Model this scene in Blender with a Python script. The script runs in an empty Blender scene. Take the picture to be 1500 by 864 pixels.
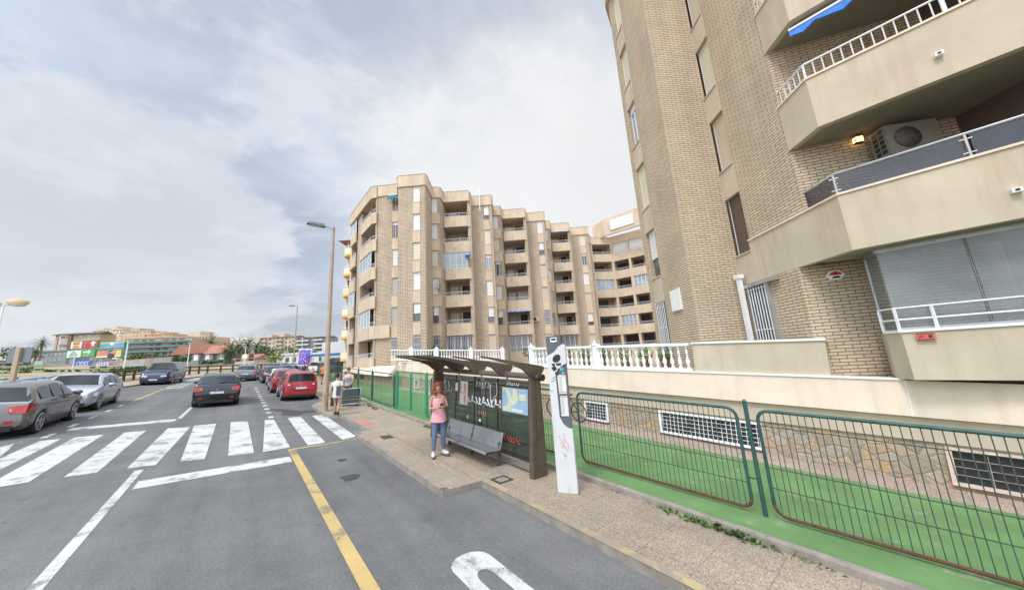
import bpy, math, random
from math import radians, sin, cos, pi, sqrt, atan, atan2, exp
from mathutils import Vector, Matrix, noise
random.seed(7)
sc = bpy.context.scene
col = sc.collection

# ------------------------------------------------------------------ frames
# World: z is plumb. The road falls 3.5 degrees towards the right, so the street
# has its own frame: X across, Y along, z off the asphalt.
F = 468.0; TH = atan(90/468); YAW = radians(40); CH = 2.45
K = .0605; KC = sqrt(1-K*K)
RT = Vector((KC, 0, -K)); ZR = Vector((K, 0, KC)); FH = Vector((0, 1, 0))
FW = cos(TH)*FH + sin(TH)*ZR
UP = RT.cross(FW)
SX = cos(YAW)*RT + sin(YAW)*FH
SY = -sin(YAW)*RT + cos(YAW)*FH
CAM = CH*ZR
def S(X, Y, z=0): return X*SX + Y*SY + z*ZR
def gz(a, b): return -K*a/KC                      # height of the street plane under world (a, b)
def at(px, py, b):                                # a point b metres ahead that lies on the given sight line
    r = RT*(px-750)/F + UP*(432-py)/F + FW
    return CAM + r*(b/r.y)
STREET = Matrix((SX, SY, ZR)).transposed()

# ------------------------------------------------------------------ camera, sky, sun, exposure
cd = bpy.data.cameras.new('camera'); cam = bpy.data.objects.new('camera', cd); col.objects.link(cam)
cd.sensor_width = 36; cd.lens = 36*F/1500; cd.clip_end = 5000; cd.clip_start = .05
cam.matrix_world = Matrix.Translation(CAM) @ Matrix((RT, UP, -FW)).transposed().to_4x4()
sc.camera = cam
sc.view_settings.view_transform = 'Standard'; sc.view_settings.look = 'None'
sc.view_settings.exposure = 0.36; sc.view_settings.gamma = 1

W = bpy.data.worlds.new('World'); sc.world = W; W.use_nodes = True
nt = W.node_tree; nt.nodes.clear()
def N(nt, t, **kw):
    n = nt.nodes.new(t)
    for k, v in kw.items(): setattr(n, k, v)
    return n
def build_sky():
    L = nt.links.new
    out = N(nt, 'ShaderNodeOutputWorld')
    sky = N(nt, 'ShaderNodeTexSky', sky_type='NISHITA', sun_disc=False, sun_elevation=radians(52), sun_rotation=radians(215))
    b1 = N(nt, 'ShaderNodeBackground'); b1.inputs[1].default_value = .10
    L(sky.outputs[0], b1.inputs[0])
    tc = N(nt, 'ShaderNodeTexCoord'); sep = N(nt, 'ShaderNodeSeparateXYZ'); L(tc.outputs['Generated'], sep.inputs[0])
    def math_(op, a, b=None, clamp=False):
        m = N(nt, 'ShaderNodeMath', operation=op); m.use_clamp = clamp
        for i, v in enumerate((a, b)):
            if v is None: continue
            if isinstance(v, (int, float)): m.inputs[i].default_value = v
            else: L(v, m.inputs[i])
        return m.outputs[0]
    def vdot(v, vec):
        m = N(nt, 'ShaderNodeVectorMath', operation='DOT_PRODUCT'); L(v, m.inputs[0]); m.inputs[1].default_value = vec; return m.outputs['Value']
    def mrange(v, a, b, c=0, d=1):
        m = N(nt, 'ShaderNodeMapRange'); m.interpolation_type = 'SMOOTHERSTEP'
        L(v, m.inputs[0]); m.inputs[1].default_value = a; m.inputs[2].default_value = b; m.inputs[3].default_value = c; m.inputs[4].default_value = d
        return m.outputs[0]
    def mixc(f, a, b):
        m = N(nt, 'ShaderNodeMix', data_type='RGBA'); 
        if isinstance(f, (int, float)): m.inputs[0].default_value = f
        else: L(f, m.inputs[0])
        for i, v in ((6, a), (7, b)):
            if isinstance(v, tuple): m.inputs[i].default_value = v+(1,)
            else: L(v, m.inputs[i])
        return m.outputs[2]
    den = math_('ADD', math_('MAXIMUM', sep.outputs[2], 0), .22)
    cx = math_('DIVIDE', sep.outputs[0], den); cy = math_('DIVIDE', sep.outputs[1], den)
    cmb = N(nt, 'ShaderNodeCombineXYZ'); L(cx, cmb.inputs[0]); L(cy, cmb.inputs[1]); cmb.inputs[2].default_value = 3.1
    def nz(scale, det, rough, dist, off):
        mp = N(nt, 'ShaderNodeMapping'); L(cmb.outputs[0], mp.inputs[0]); mp.inputs['Location'].default_value = off
        n = N(nt, 'ShaderNodeTexNoise'); L(mp.outputs[0], n.inputs[0])
        n.inputs['Scale'].default_value = scale; n.inputs['Detail'].default_value = det; n.inputs['Roughness'].default_value = rough; n.inputs['Distortion'].default_value = dist
        return n.outputs[0]
    big = nz(.75, 12, .6, .25, (1.7, .3, 0)); mid = nz(1.9, 12, .62, .2, (5.2, 1.1, 0)); low = nz(.9, 10, .6, .2, (9.4, 7.7, 2))
    base = mixc(mrange(big, .34, .64), (.375, .43, .525), (.56, .63, .73))
    base = mixc(math_('MULTIPLY', mrange(mid, .47, .62), .62), base, (.67, .70, .74))
    # brighter, thinner cloud round the hidden sun (ahead and to the right)
    g = vdot(tc.outputs['Generated'], tuple(((at(800, 330, 10)-CAM).normalized())))
    g2 = math_('ADD', g, math_('MULTIPLY', math_('SUBTRACT', mid, .5), .32))
    base = mixc(mrange(g2, .74, 1.0, 0, .95), base, (.76, .76, .765))
    gr = vdot(tc.outputs['Generated'], tuple(((at(1000, 260, 10)-CAM).normalized())))
    base = mixc(mrange(gr, .9, 1.0, 0, .7), base, (.70, .70, .705))
    # a paler cloud bank low down with darker undersides
    lowm = mrange(sep.outputs[2], .30, .03)
    lc = mixc(mrange(low, .42, .58), (.385, .42, .47), (.63, .64, .655))
    base = mixc(math_('MULTIPLY', lowm, .85), base, lc)
    # one big bright-edged cloud to the left
    g3 = vdot(tc.outputs['Generated'], tuple(((at(205, 335, 10)-CAM).normalized())))
    g4 = math_('ADD', g3, math_('MULTIPLY', math_('SUBTRACT', mid, .5), .09))
    base = mixc(mrange(g4, .962, .976, 0, .6), base, (.62, .65, .69))
    hor = mrange(sep.outputs[2], .10, .0)
    base = mixc(math_('MULTIPLY', hor, .6), base, (.60, .625, .66))
    # overcast: the zenith, above the frame, is brighter than the rim
    zen = mrange(sep.outputs[2], .80, .97, 1.0, 2.9)
    back = mrange(sep.outputs[1], .15, -.5, 1.0, 2.6)
    st_ = math_('MULTIPLY', zen, back)
    b2 = N(nt, 'ShaderNodeBackground'); L(base, b2.inputs[0]); L(st_, b2.inputs[1])
    mx = N(nt, 'ShaderNodeMixShader'); mx.inputs[0].default_value = .93
    L(b1.outputs[0], mx.inputs[1]); L(b2.outputs[0], mx.inputs[2]); L(mx.outputs[0], out.inputs[0])
build_sky()
sd = bpy.data.lights.new('sun', 'SUN'); sun = bpy.data.objects.new('sun', sd); col.objects.link(sun)
sd.energy = 1.5; sd.angle = radians(14); sd.color = (1, .96, .9)
SUNDIR = Vector((-.42, -.62, 1.05)).normalized()       # towards the sun
sun.rotation_euler = SUNDIR.to_track_quat('Z', 'Y').to_euler()

# ------------------------------------------------------------------ mesh builder
class MB:
    def __init__(s): s.v = []; s.f = []; s.m = []; s.sm = []
    def add(s, vs, fs, mi=0, smooth=False):
        o = len(s.v); s.v += [Vector(p) for p in vs]
        for f in fs: s.f.append([i+o for i in f]); s.m.append(mi); s.sm.append(smooth)
        return s
    def quad(s, a, b, c, d, mi=0): return s.add([a, b, c, d], [(0, 1, 2, 3)], mi)
    def hexa(s, p, mi=0):      # p: 4 bottom (ccw), 4 top
        return s.add(p, [(3, 2, 1, 0), (4, 5, 6, 7), (0, 1, 5, 4), (1, 2, 6, 5), (2, 3, 7, 6), (3, 0, 4, 7)], mi)
    def box(s, x0, x1, y0, y1, z0, z1, mi=0, M=None):
        p = [(x0, y0, z0), (x1, y0, z0), (x1, y1, z0), (x0, y1, z0), (x0, y0, z1), (x1, y0, z1), (x1, y1, z1), (x0, y1, z1)]
        if M: p = [M @ Vector(q) for q in p]
        return s.hexa(p, mi)
    def wall(s, p, q, z0, z1, t, mi=0, off=0):
        """upright slab from p to q (x, y); its face is `off` in front (left side of p->q is behind), t thick to the back"""
        p = Vector(p[:2]); q = Vector(q[:2]); d = (q-p).normalized(); n = Vector((d.y, -d.x))   # front = right of p->q
        a = p+n*off; b = q+n*off; c = b-n*t; e = a-n*t
        return s.hexa([(a.x, a.y, z0), (b.x, b.y, z0), (c.x, c.y, z0), (e.x, e.y, z0), (a.x, a.y, z1), (b.x, b.y, z1), (c.x, c.y, z1), (e.x, e.y, z1)], mi)
    def prism(s, poly, z0, z1, mi=0, M=None):
        n = len(poly)
        if sum(poly[i][0]*poly[(i+1) % n][1]-poly[(i+1) % n][0]*poly[i][1] for i in range(n)) < 0: poly = poly[::-1]
        vs = [Vector((x, y, z0)) for x, y in poly]+[Vector((x, y, z1)) for x, y in poly]
        if M: vs = [M @ v for v in vs]
        return s.add(vs, [tuple(range(n-1, -1, -1)), tuple(range(n, 2*n))]+[(i, (i+1) % n, n+(i+1) % n, n+i) for i in range(n)], mi)
    def tube(s, pts, r, n=8, mi=0, closed=False, caps=True):
        pts = [Vector(p) for p in pts]; m = len(pts); rs = r if isinstance(r, (list, tuple)) else [r]*m
        vs = []; prev = None
        for i, p in enumerate(pts):
            if closed: d = pts[(i+1) % m]-pts[i-1]
            else: d = pts[min(i+1, m-1)]-pts[max(i-1, 0)]
            d.normalize()
            if prev is None: u = d.orthogonal().normalized()
            else:
                u = prev-d*prev.dot(d)
                u = u.normalized() if u.length > 1e-5 else d.orthogonal().normalized()
            prev = u; w = d.cross(u)
            for k in range(n): vs.append(p+(u*cos(2*pi*k/n)+w*sin(2*pi*k/n))*rs[i])
        fs = []
        for i in range(m if closed else m-1):
            j = (i+1) % m
            for k in range(n): fs.append((i*n+k, i*n+(k+1) % n, j*n+(k+1) % n, j*n+k))
        s.add(vs, fs, mi, n > 4)
        if caps and not closed: s.add(vs[:n], [tuple(range(n-1, -1, -1))], mi); s.add(vs[-n:], [tuple(range(n))], mi)
        return s
    def lathe(s, c, prof, n=12, mi=0, axis=None):
        """prof: [(r, z)] about c"""
        c = Vector(c); M = axis or Matrix.Identity(3); vs = []
        for r, z in prof:
            for k in range(n): vs.append(c+M @ Vector((r*cos(2*pi*k/n), r*sin(2*pi*k/n), z)))
        fs = [(i*n+k, i*n+(k+1) % n, (i+1)*n+(k+1) % n, (i+1)*n+k) for i in range(len(prof)-1) for k in range(n)]
        s.add(vs, fs, mi, True)
        if prof[0][0] > 1e-4: s.add(vs[:n], [tuple(range(n-1, -1, -1))], mi)
        if prof[-1][0] > 1e-4: s.add(vs[-n:], [tuple(range(n))], mi)
        return s
    def ball(s, c, rx, ry, rz, n=12, m=8, mi=0, jit=0, M=None):
        c = Vector(c); vs = []
        for i in range(m+1):
            t = pi*i/m
            for k in range(n):
                q = Vector((rx*sin(t)*cos(2*pi*k/n), ry*sin(t)*sin(2*pi*k/n), rz*cos(t)))
                if jit: q *= 1+jit*noise.noise(q*9+c*3)
                vs.append(c+(M @ q if M else q))
        s.add(vs, [(i*n+k, (i+1)*n+k, (i+1)*n+(k+1) % n, i*n+(k+1) % n) for i in range(m) for k in range(n)], mi, True)
        return s
    def build(s, name, mats, parent=None, world=True):
        """world: the vertices are in world coordinates; else in the parent's own frame"""
        me = bpy.data.meshes.new(name)
        vs = s.v
        if parent is not None and world:
            inv = parent.matrix_basis.inverted(); 
            gp = parent.parent
            if gp is not None: inv = inv @ gp.matrix_basis.inverted()
            vs = [inv @ v for v in vs]
        me.from_pydata(vs, [], s.f)
        me.polygons.foreach_set('use_smooth', s.sm)
        if not isinstance(mats, (list, tuple)): mats = [mats]
        for m in mats: me.materials.append(m)
        me.polygons.foreach_set('material_index', s.m)
        uv = me.uv_layers.new(name='UVMap').data
        Z = Vector((0, 0, 1))
        for p in me.polygons:
            n = p.normal
            if abs(n.z) > .75:
                for li in p.loop_indices:
                    c = me.vertices[me.loops[li].vertex_index].co; uv[li].uv = (c.x, c.y)
            else:
                t = Z.cross(n).normalized()
                for li in p.loop_indices:
                    c = me.vertices[me.loops[li].vertex_index].co; uv[li].uv = (c.dot(t), c.z)
        o = bpy.data.objects.new(name, me); col.objects.link(o)
        if parent is not None: o.parent = parent
        return o

def tag(o, label=None, cat=None, group=None, kind=None):
    if label: o['label'] = label
    if cat: o['category'] = cat
    if group: o['group'] = group
    if kind: o['kind'] = kind
    return o
def thing(name, label, cat, loc=(0, 0, 0), rot=None, group=None):
    """An Empty at the base of a thing; rot = yaw in radians or a 3x3 matrix"""
    o = bpy.data.objects.new(name, None); col.objects.link(o); o.empty_display_size = .3
    R = rot if isinstance(rot, Matrix) else Matrix.Rotation(rot or 0, 3, 'Z')
    o.matrix_basis = Matrix.Translation(Vector(loc)) @ R.to_4x4()
    return tag(o, label, cat, group)
def copy_tree(o, loc=None, label=None, M=None, parent=None):
    c = o.copy(); col.objects.link(c)
    if parent is not None: c.parent = parent
    for ch in list(o.children): copy_tree(ch, parent=c)
    if loc is not None: c.matrix_basis = Matrix.Translation(Vector(loc)) @ o.matrix_basis.to_3x3().to_4x4()
    if M is not None: c.matrix_basis = M
    if label: c['label'] = label
    return c
def struct(name, mb, mat): return tag(mb.build(name, mat), kind='structure')

# ------------------------------------------------------------------ materials
def newmat(name):
    m = bpy.data.materials.new(name); m.use_nodes = True
    n = m.node_tree; b = n.nodes['Principled BSDF']; return m, n, b
def lk(n, a, b): n.links.new(a, b)
def vecnode(n, coord, scale=(1, 1, 1), loc=(0, 0, 0), rot=(0, 0, 0)):
    tc = N(n, 'ShaderNodeTexCoord'); mp = N(n, 'ShaderNodeMapping')
    lk(n, tc.outputs[coord], mp.inputs[0]); mp.inputs['Scale'].default_value = scale; mp.inputs['Location'].default_value = loc; mp.inputs['Rotation'].default_value = rot
    return mp.outputs[0]
def noise_(n, vec, scale, det=4, rough=.6, dist=0):
    t = N(n, 'ShaderNodeTexNoise'); lk(n, vec, t.inputs[0]); t.inputs['Scale'].default_value = scale
    t.inputs['Detail'].default_value = det; t.inputs['Roughness'].default_value = rough; t.inputs['Distortion'].default_value = dist
    return t.outputs[0]
def ramp(n, fac, stops, interp='LINEAR'):
    r = N(n, 'ShaderNodeValToRGB'); lk(n, fac, r.inputs[0]); e = r.color_ramp; e.interpolation = interp
    while len(e.elements) > 1: e.elements.remove(e.elements[-1])
    e.elements[0].position = stops[0][0]; e.elements[0].color = tuple(stops[0][1])+(1,)
    for p, c in stops[1:]:
        x = e.elements.new(p); x.color = tuple(c)+(1,)
    return r.outputs[0]
def mix(n, f, a, b, blend='MIX'):
    m = N(n, 'ShaderNodeMix', data_type='RGBA', blend_type=blend)
    if isinstance(f, (int, float)): m.inputs[0].default_value = f
    else: lk(n, f, m.inputs[0])
    for i, v in ((6, a), (7, b)):
        if isinstance(v, (tuple, list)): m.inputs[i].default_value = tuple(v)+(1,)
        else: lk(n, v, m.inputs[i])
    return m.outputs[2]
def mth(n, op, a, b=0, clamp=False):
    m = N(n, 'ShaderNodeMath', operation=op); m.use_clamp = clamp
    for i, v in enumerate((a, b)):
        if isinstance(v, (int, float)): m.inputs[i].default_value = v
        else: lk(n, v, m.inputs[i])
    return m.outputs[0]
def bump(n, b, h, strength=.4, dist=.01):
    bm = N(n, 'ShaderNodeBump'); bm.inputs['Strength'].default_value = strength; bm.inputs['Distance'].default_value = dist
    lk(n, h, bm.inputs['Height']); lk(n, bm.outputs[0], b.inputs['Normal'])
def rgb(x, s=1): return tuple(v*s for v in x)
def plain(name, c, rough=.6, var=.12, scale=2.5, metal=0, bmp=0, coat=0, dirt=None, spec=None):
    m, n, b = newmat(name)
    v = vecnode(n, 'Object'); f = noise_(n, v, scale, 5, .62)
    cc = ramp(n, f, [(.3, rgb(c, 1-var)), (.7, rgb(c, 1+var))])
    if dirt:
        v2 = vecnode(n, 'Object', (1, 1, .35)); f2 = noise_(n, v2, dirt[1], 6, .7)
        cc = mix(n, ramp(n, f2, [(dirt[2], (0, 0, 0)), (dirt[2]+.14, (1, 1, 1))]), cc, dirt[0])
    lk(n, cc, b.inputs['Base Color']); b.inputs['Roughness'].default_value = rough; b.inputs['Metallic'].default_value = metal
    if coat: b.inputs['Coat Weight'].default_value = coat; b.inputs['Coat Roughness'].default_value = .05
    if spec is not None: b.inputs['Specular IOR Level'].default_value = spec
    if bmp: bump(n, b, noise_(n, v, scale*14, 3), bmp, .01)
    return m
def glassy(name, c, rough=.06, alpha=None, spec=.8):
    m, n, b = newmat(name)
    v = vecnode(n, 'Object'); f = noise_(n, v, .8, 3)
    lk(n, ramp(n, f, [(.3, rgb(c, .75)), (.7, rgb(c, 1.3))]), b.inputs['Base Color'])
    b.inputs['Roughness'].default_value = rough; b.inputs['Specular IOR Level'].default_value = spec
    if alpha is not None: b.inputs['Alpha'].default_value = alpha
    return m
def brickmat(name, c1, c2, mort, bw=.29, rh=.075, ms=.011, ochre=0, bmp=.6):
    m, n, b = newmat(name)
    v = vecnode(n, 'UV'); t = N(n, 'ShaderNodeTexBrick'); lk(n, v, t.inputs[0])
    t.inputs['Scale'].default_value = 1; t.inputs['Brick Width'].default_value = bw; t.inputs['Row Height'].default_value = rh
    t.inputs['Mortar Size'].default_value = ms; t.inputs['Mortar Smooth'].default_value = .25; t.inputs['Bias'].default_value = -.1
    t.inputs['Color1'].default_value = c1+(1,); t.inputs['Color2'].default_value = c2+(1,); t.inputs['Mortar'].default_value = mort+(1,)
    f = noise_(n, v, .45, 5, .6); f2 = noise_(n, v, 30, 3, .6)
    cc = mix(n, 1, t.outputs[0], ramp(n, f, [(.28, (.86, .86, .87)), (.5, (1, .99, .98)), (.72, (1.10, 1.08, 1.05))]), 'MULTIPLY')
    vs = vecnode(n, 'UV', (1.6, .15, 1)); cc = mix(n, 1, cc, ramp(n, noise_(n, vs, 1.1, 6, .65), [(.35, (.94, .935, .93)), (.6, (1.04, 1.04, 1.04))]), 'MULTIPLY')
    cc = mix(n, 1, cc, ramp(n, f2, [(.3, (.9, .9, .9)), (.7, (1.08, 1.08, 1.08))]), 'MULTIPLY')
    lk(n, cc, b.inputs['Base Color']); b.inputs['Roughness'].default_value = .9; b.inputs['Specular IOR Level'].default_value = .2
    bump(n, b, mth(n, 'SUBTRACT', 1, t.outputs['Fac']), bmp, .012)
    return m
def render_wall(name, c, streak=(.36, .27, .19), amt=.5):
    """painted render: fine grain, soft patches, run-off streaks"""
    m, n, b = newmat(name)
    v = vecnode(n, 'UV'); f = noise_(n, v, .7, 6, .6); g = noise_(n, v, 60, 2, .5)
    cc = ramp(n, f, [(.3, rgb(c, .86)), (.7, rgb(c, 1.08))])
    vs = vecnode(n, 'UV', (2.2, .22, 1)); s = noise_(n, vs, 1.6, 7, .65)
    cc = mix(n, mth(n, 'MULTIPLY', ramp(n, s, [(.48, (0, 0, 0)), (.68, (1, 1, 1))]), amt), cc, streak)
    cc = mix(n, 1, cc, ramp(n, g, [(.3, (.94, .94, .94)), (.7, (1.05, 1.05, 1.05))]), 'MULTIPLY')
    lk(n, cc, b.inputs['Base Color']); b.inputs['Roughness'].default_value = .92; b.inputs['Specular IOR Level'].default_value = .15
    bump(n, b, g, .15, .004)
    return m

M = {}
M['brick'] = brickmat('tan_brick', (.63, .515, .375), (.54, .44, .315), (.235, .185, .13), ms=.0115)
M['brick_far'] = brickmat('tan_brick_far', (.64, .52, .385), (.54, .43, .31), (.23, .18, .135), bw=.42, rh=.125, ms=.024)
M['beige'] = render_wall('beige_render', (.63, .51, .37), (.46, .34, .24), .55)
M['beige2'] = render_wall('pale_beige_render', (.58, .49, .37), (.48, .36, .26), .6)
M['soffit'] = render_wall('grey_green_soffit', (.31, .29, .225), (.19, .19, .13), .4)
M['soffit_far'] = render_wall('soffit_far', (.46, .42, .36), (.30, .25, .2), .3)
M['peach'] = render_wall('peach_wall', (.82, .675, .545), (.62, .49, .38), .45)
M['peach_lo'] = render_wall('lower_beige_band', (.56, .47, .365), (.42, .33, .25), .3)
M['cream'] = render_wall('cream_wall', (.80, .72, .52), (.6, .5, .35), .3)
M['orange'] = plain('ochre_band', (.72, .42, .12), .8)
M['white'] = plain('white_paint', (.82, .82, .80), .5, .05, 3, dirt=((.55, .53, .48), 1.5, .62))
M['white_metal'] = plain('white_metal', (.78, .79, .80), .35, .05)
M['galv'] = plain('grey_metal', (.48, .49, .49), .38, .12, 5, metal=.6)
M['shutter'] = None
def shuttermat(name, c):
    m, n, b = newmat(name); v = vecnode(n, 'UV')
    w = N(n, 'ShaderNodeTexWave', wave_type='BANDS', bands_direction='Y'); lk(n, v, w.inputs[0]); w.inputs['Scale'].default_value = 6.3
    f = noise_(n, v, .5, 3)
    cc = mix(n, 1, ramp(n, w.outputs[1], [(.0, rgb(c, .78)), (.35, c)]), ramp(n, f, [(.3, (.92, .92, .92)), (.7, (1.06, 1.06, 1.06))]), 'MULTIPLY')
    lk(n, cc, b.inputs['Base Color']); b.inputs['Roughness'].default_value = .5
    bump(n, b, w.outputs[1], .4, .008); return m
M['sh_white'] = shuttermat('white_shutter', (.74, .73, .70)); M['sh_cream'] = shuttermat('cream_shutter', (.68, .62, .47)); M['sh_beige'] = shuttermat('beige_shutter', (.60, .50, .37))
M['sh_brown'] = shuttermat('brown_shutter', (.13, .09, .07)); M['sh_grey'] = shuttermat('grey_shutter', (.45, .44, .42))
M['glass'] = glassy('window_glass', (.09, .10, .115), .05)
M['glass_pale'] = glassy('pale_window_glass', (.30, .34, .36), .1)
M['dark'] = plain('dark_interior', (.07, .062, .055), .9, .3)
M['curtain'] = plain('curtain', (.42, .40, .38), .9, .2, 6)
M['blue_awn'] = plain('blue_canvas', (.03, .16, .48), .8, .25, 8)
M['teal_awn'] = plain('teal_canvas', (.05, .28, .34), .8, .25, 8)
M['tile_roof'] = plain('terracotta_tiles', (.36, .16, .105), .85, .25, 4, bmp=.3)
M['leaf'] = plain('leaf', (.07, .12, .03), .7, .45, 3)
M['leaf2'] = plain('leaf_dark', (.04, .075, .025), .7, .45, 3)
M['trunk'] = plain('bark', (.20, .15, .11), .9, .3, 6, bmp=.4)
M['black'] = plain('black_plastic', (.02, .02, .022), .5, .2)
M['rubber'] = plain('tyre_rubber', (.022, .022, .023), .8, .2, 8)
M['rim'] = plain('wheel_rim', (.42, .43, .44), .35, .1, metal=.7)
M['plate'] = plain('number_plate', (.70, .70, .68), .5, .12, 9)
M['lamp_red'] = plain('red_lamp', (.50, .02, .015), .15, .2, 9, coat=.6)
M['lamp_clear'] = plain('clear_lamp', (.62, .63, .62), .12, .2, 9, coat=.6)
M['lamp_amber'] = plain('amber_lamp', (.7, .25, .03), .2, .2, 9)
M['car_glass'] = glassy('car_glass', (.014, .020, .020), .06, spec=.35)

def asphalt():
    m, n, b = newmat('asphalt'); v = vecnode(n, 'Object')
    big = noise_(n, v, .22, 5, .6, .4); mid = noise_(n, v, 1.3, 6, .65); fine = noise_(n, v, 55, 3, .7)
    cc = ramp(n, big, [(.3, (.124, .122, .120)), (.7, (.168, .165, .160))])
    cc = mix(n, 1, cc, ramp(n, mid, [(.3, (.88, .88, .89)), (.7, (1.12, 1.11, 1.1))]), 'MULTIPLY')
    cc = mix(n, 1, cc, ramp(n, fine, [(.25, (.62, .62, .62)), (.5, (1, 1, 1)), (.78, (1.5, 1.48, 1.45))]), 'MULTIPLY')
    tcs = N(n, 'ShaderNodeMapping'); lk(n, vecnode(n, 'Object', rot=(0, 0, -radians(40))), tcs.inputs[0]); tcs.inputs['Scale'].default_value = (1.5, .07, 1)
    cc = mix(n, 1, cc, ramp(n, noise_(n, tcs.outputs[0], 1, 4, .6), [(.35, (.84, .84, .85)), (.65, (1.12, 1.12, 1.11))]), 'MULTIPLY')
    st2 = noise_(n, v, .55, 7, .7, .8)
    cc = mix(n, mth(n, 'MULTIPLY', ramp(n, st2, [(.60, (0, 0, 0)), (.70, (1, 1, 1))]), .4), cc, (.085, .084, .083))
    # fine cracks
    vo = N(n, 'ShaderNodeTexVoronoi', feature='DISTANCE_TO_EDGE'); lk(n, mix(n, .12, v, N_noisecol(n, v)), vo.inputs[0]); vo.inputs['Scale'].default_value = .33
    crk = ramp(n, vo.outputs[0], [(0, (1, 1, 1)), (.006, (0, 0, 0))])
    cc = mix(n, mth(n, 'MULTIPLY', crk, .10), cc, (.05, .05, .05))
    # small dark spots of oil and gum
    sp = N(n, 'ShaderNodeTexVoronoi'); lk(n, v, sp.inputs[0]); sp.inputs['Scale'].default_value = 1.7
    spot = ramp(n, sp.outputs[0], [(.0, (1, 1, 1)), (.035, (1, 1, 1)), (.05, (0, 0, 0))])
    cc = mix(n, mth(n, 'MULTIPLY', spot, .55), cc, (.04, .04, .042))
    lk(n, cc, b.inputs['Base Color']); b.inputs['Roughness'].default_value = .88; b.inputs['Specular IOR Level'].default_value = .3
    bump(n, b, fine, .5, .006); return m
def N_noisecol(n, v):
    t = N(n, 'ShaderNodeTexNoise'); lk(n, v, t.inputs[0]); t.inputs['Scale'].default_value = 2.2; return t.outputs['Color']
M['asphalt'] = asphalt()
def paintmat(name, c, wear=.5, lo=.56, under=(.13, .13, .125)):
    m, n, b = newmat(name); v = vecnode(n, 'Object')
    f = noise_(n, v, 2.2, 8, .72); g = noise_(n, v, 50, 3, .7)
    cc = mix(n, 1, ramp(n, noise_(n, v, .8, 5), [(.3, rgb(c, .84)), (.7, rgb(c, 1.05))]), ramp(n, g, [(.25, (.8, .8, .8)), (.6, (1.03, 1.03, 1.03))]), 'MULTIPLY')
    w = ramp(n, mth(n, 'ADD', mth(n, 'MULTIPLY', f, .75), mth(n, 'MULTIPLY', g, .25)), [(lo, (0, 0, 0)), (lo+.07, (1, 1, 1))])
    cc = mix(n, mth(n, 'MULTIPLY', w, wear), cc, under)
    lk(n, cc, b.inputs['Base Color']); b.inputs['Roughness'].default_value = .75; return m
M['roadwhite'] = paintmat('road_paint_white', (.56, .56, .53), .8, .515)
M['roadyellow'] = paintmat('road_paint_yellow', (.52, .375, .145), .75, .50)
M['kerbyellow'] = paintmat('kerb_paint_worn', (.45, .35, .17), .98, .43, (.27, .225, .175))
def sidewalk(name, c, tile=.6, tint=(.30, .20, .16)):
    m, n, b = newmat(name); v = vecnode(n, 'Object', rot=(0, 0, -radians(40)))
    vo = N(n, 'ShaderNodeTexVoronoi'); lk(n, v, vo.inputs[0]); vo.inputs['Scale'].default_value = 80
    sep = N(n, 'ShaderNodeSeparateColor'); lk(n, vo.outputs['Color'], sep.inputs[0])
    cc = ramp(n, sep.outputs[0], [(0, rgb(c, .55)), (.35, rgb(c, .9)), (.7, rgb(c, 1.1)), (1, rgb(c, 1.45))])
    br = N(n, 'ShaderNodeTexBrick'); lk(n, v, br.inputs[0]); br.offset = 0; br.inputs['Scale'].default_value = 1
    br.inputs['Brick Width'].default_value = tile; br.inputs['Row Height'].default_value = tile; br.inputs['Mortar Size'].default_value = .006
    br.inputs['Color1'].default_value = (.93, .93, .93, 1); br.inputs['Color2'].default_value = (1.07, 1.05, 1.03, 1); br.inputs['Mortar'].default_value = (.72, .70, .68, 1)
    cc = mix(n, 1, cc, br.outputs[0], 'MULTIPLY')
    f = noise_(n, v, .35, 6, .65, .3)
    cc = mix(n, 1, cc, ramp(n, f, [(.32, (.72, .71, .70)), (.5, (1, 1, 1)), (.7, (1.15, 1.13, 1.1))]), 'MULTIPLY')
    lk(n, cc, b.inputs['Base Color']); b.inputs['Roughness'].default_value = .9
    bump(n, b, vo.outputs[0], .25, .004); return m
M['walk'] = sidewalk('exposed_aggregate_paving', (.31, .25, .19))
M['walk_pink'] = sidewalk('pinkish_paving', (.40, .28, .22), .3)
M['walk_court'] = sidewalk('court_paving', (.36, .28, .225), .4)
M['kerb'] = plain('kerb_concrete', (.27, .235, .195), .9, .25, 4, bmp=.3, dirt=((.16, .14, .12), 3, .6))
M['green'] = plain('green_court_paint', (.118, .222, .078), .85, .22, 1.1, dirt=((.30, .31, .21), 1.9, .60), bmp=.15)
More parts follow.
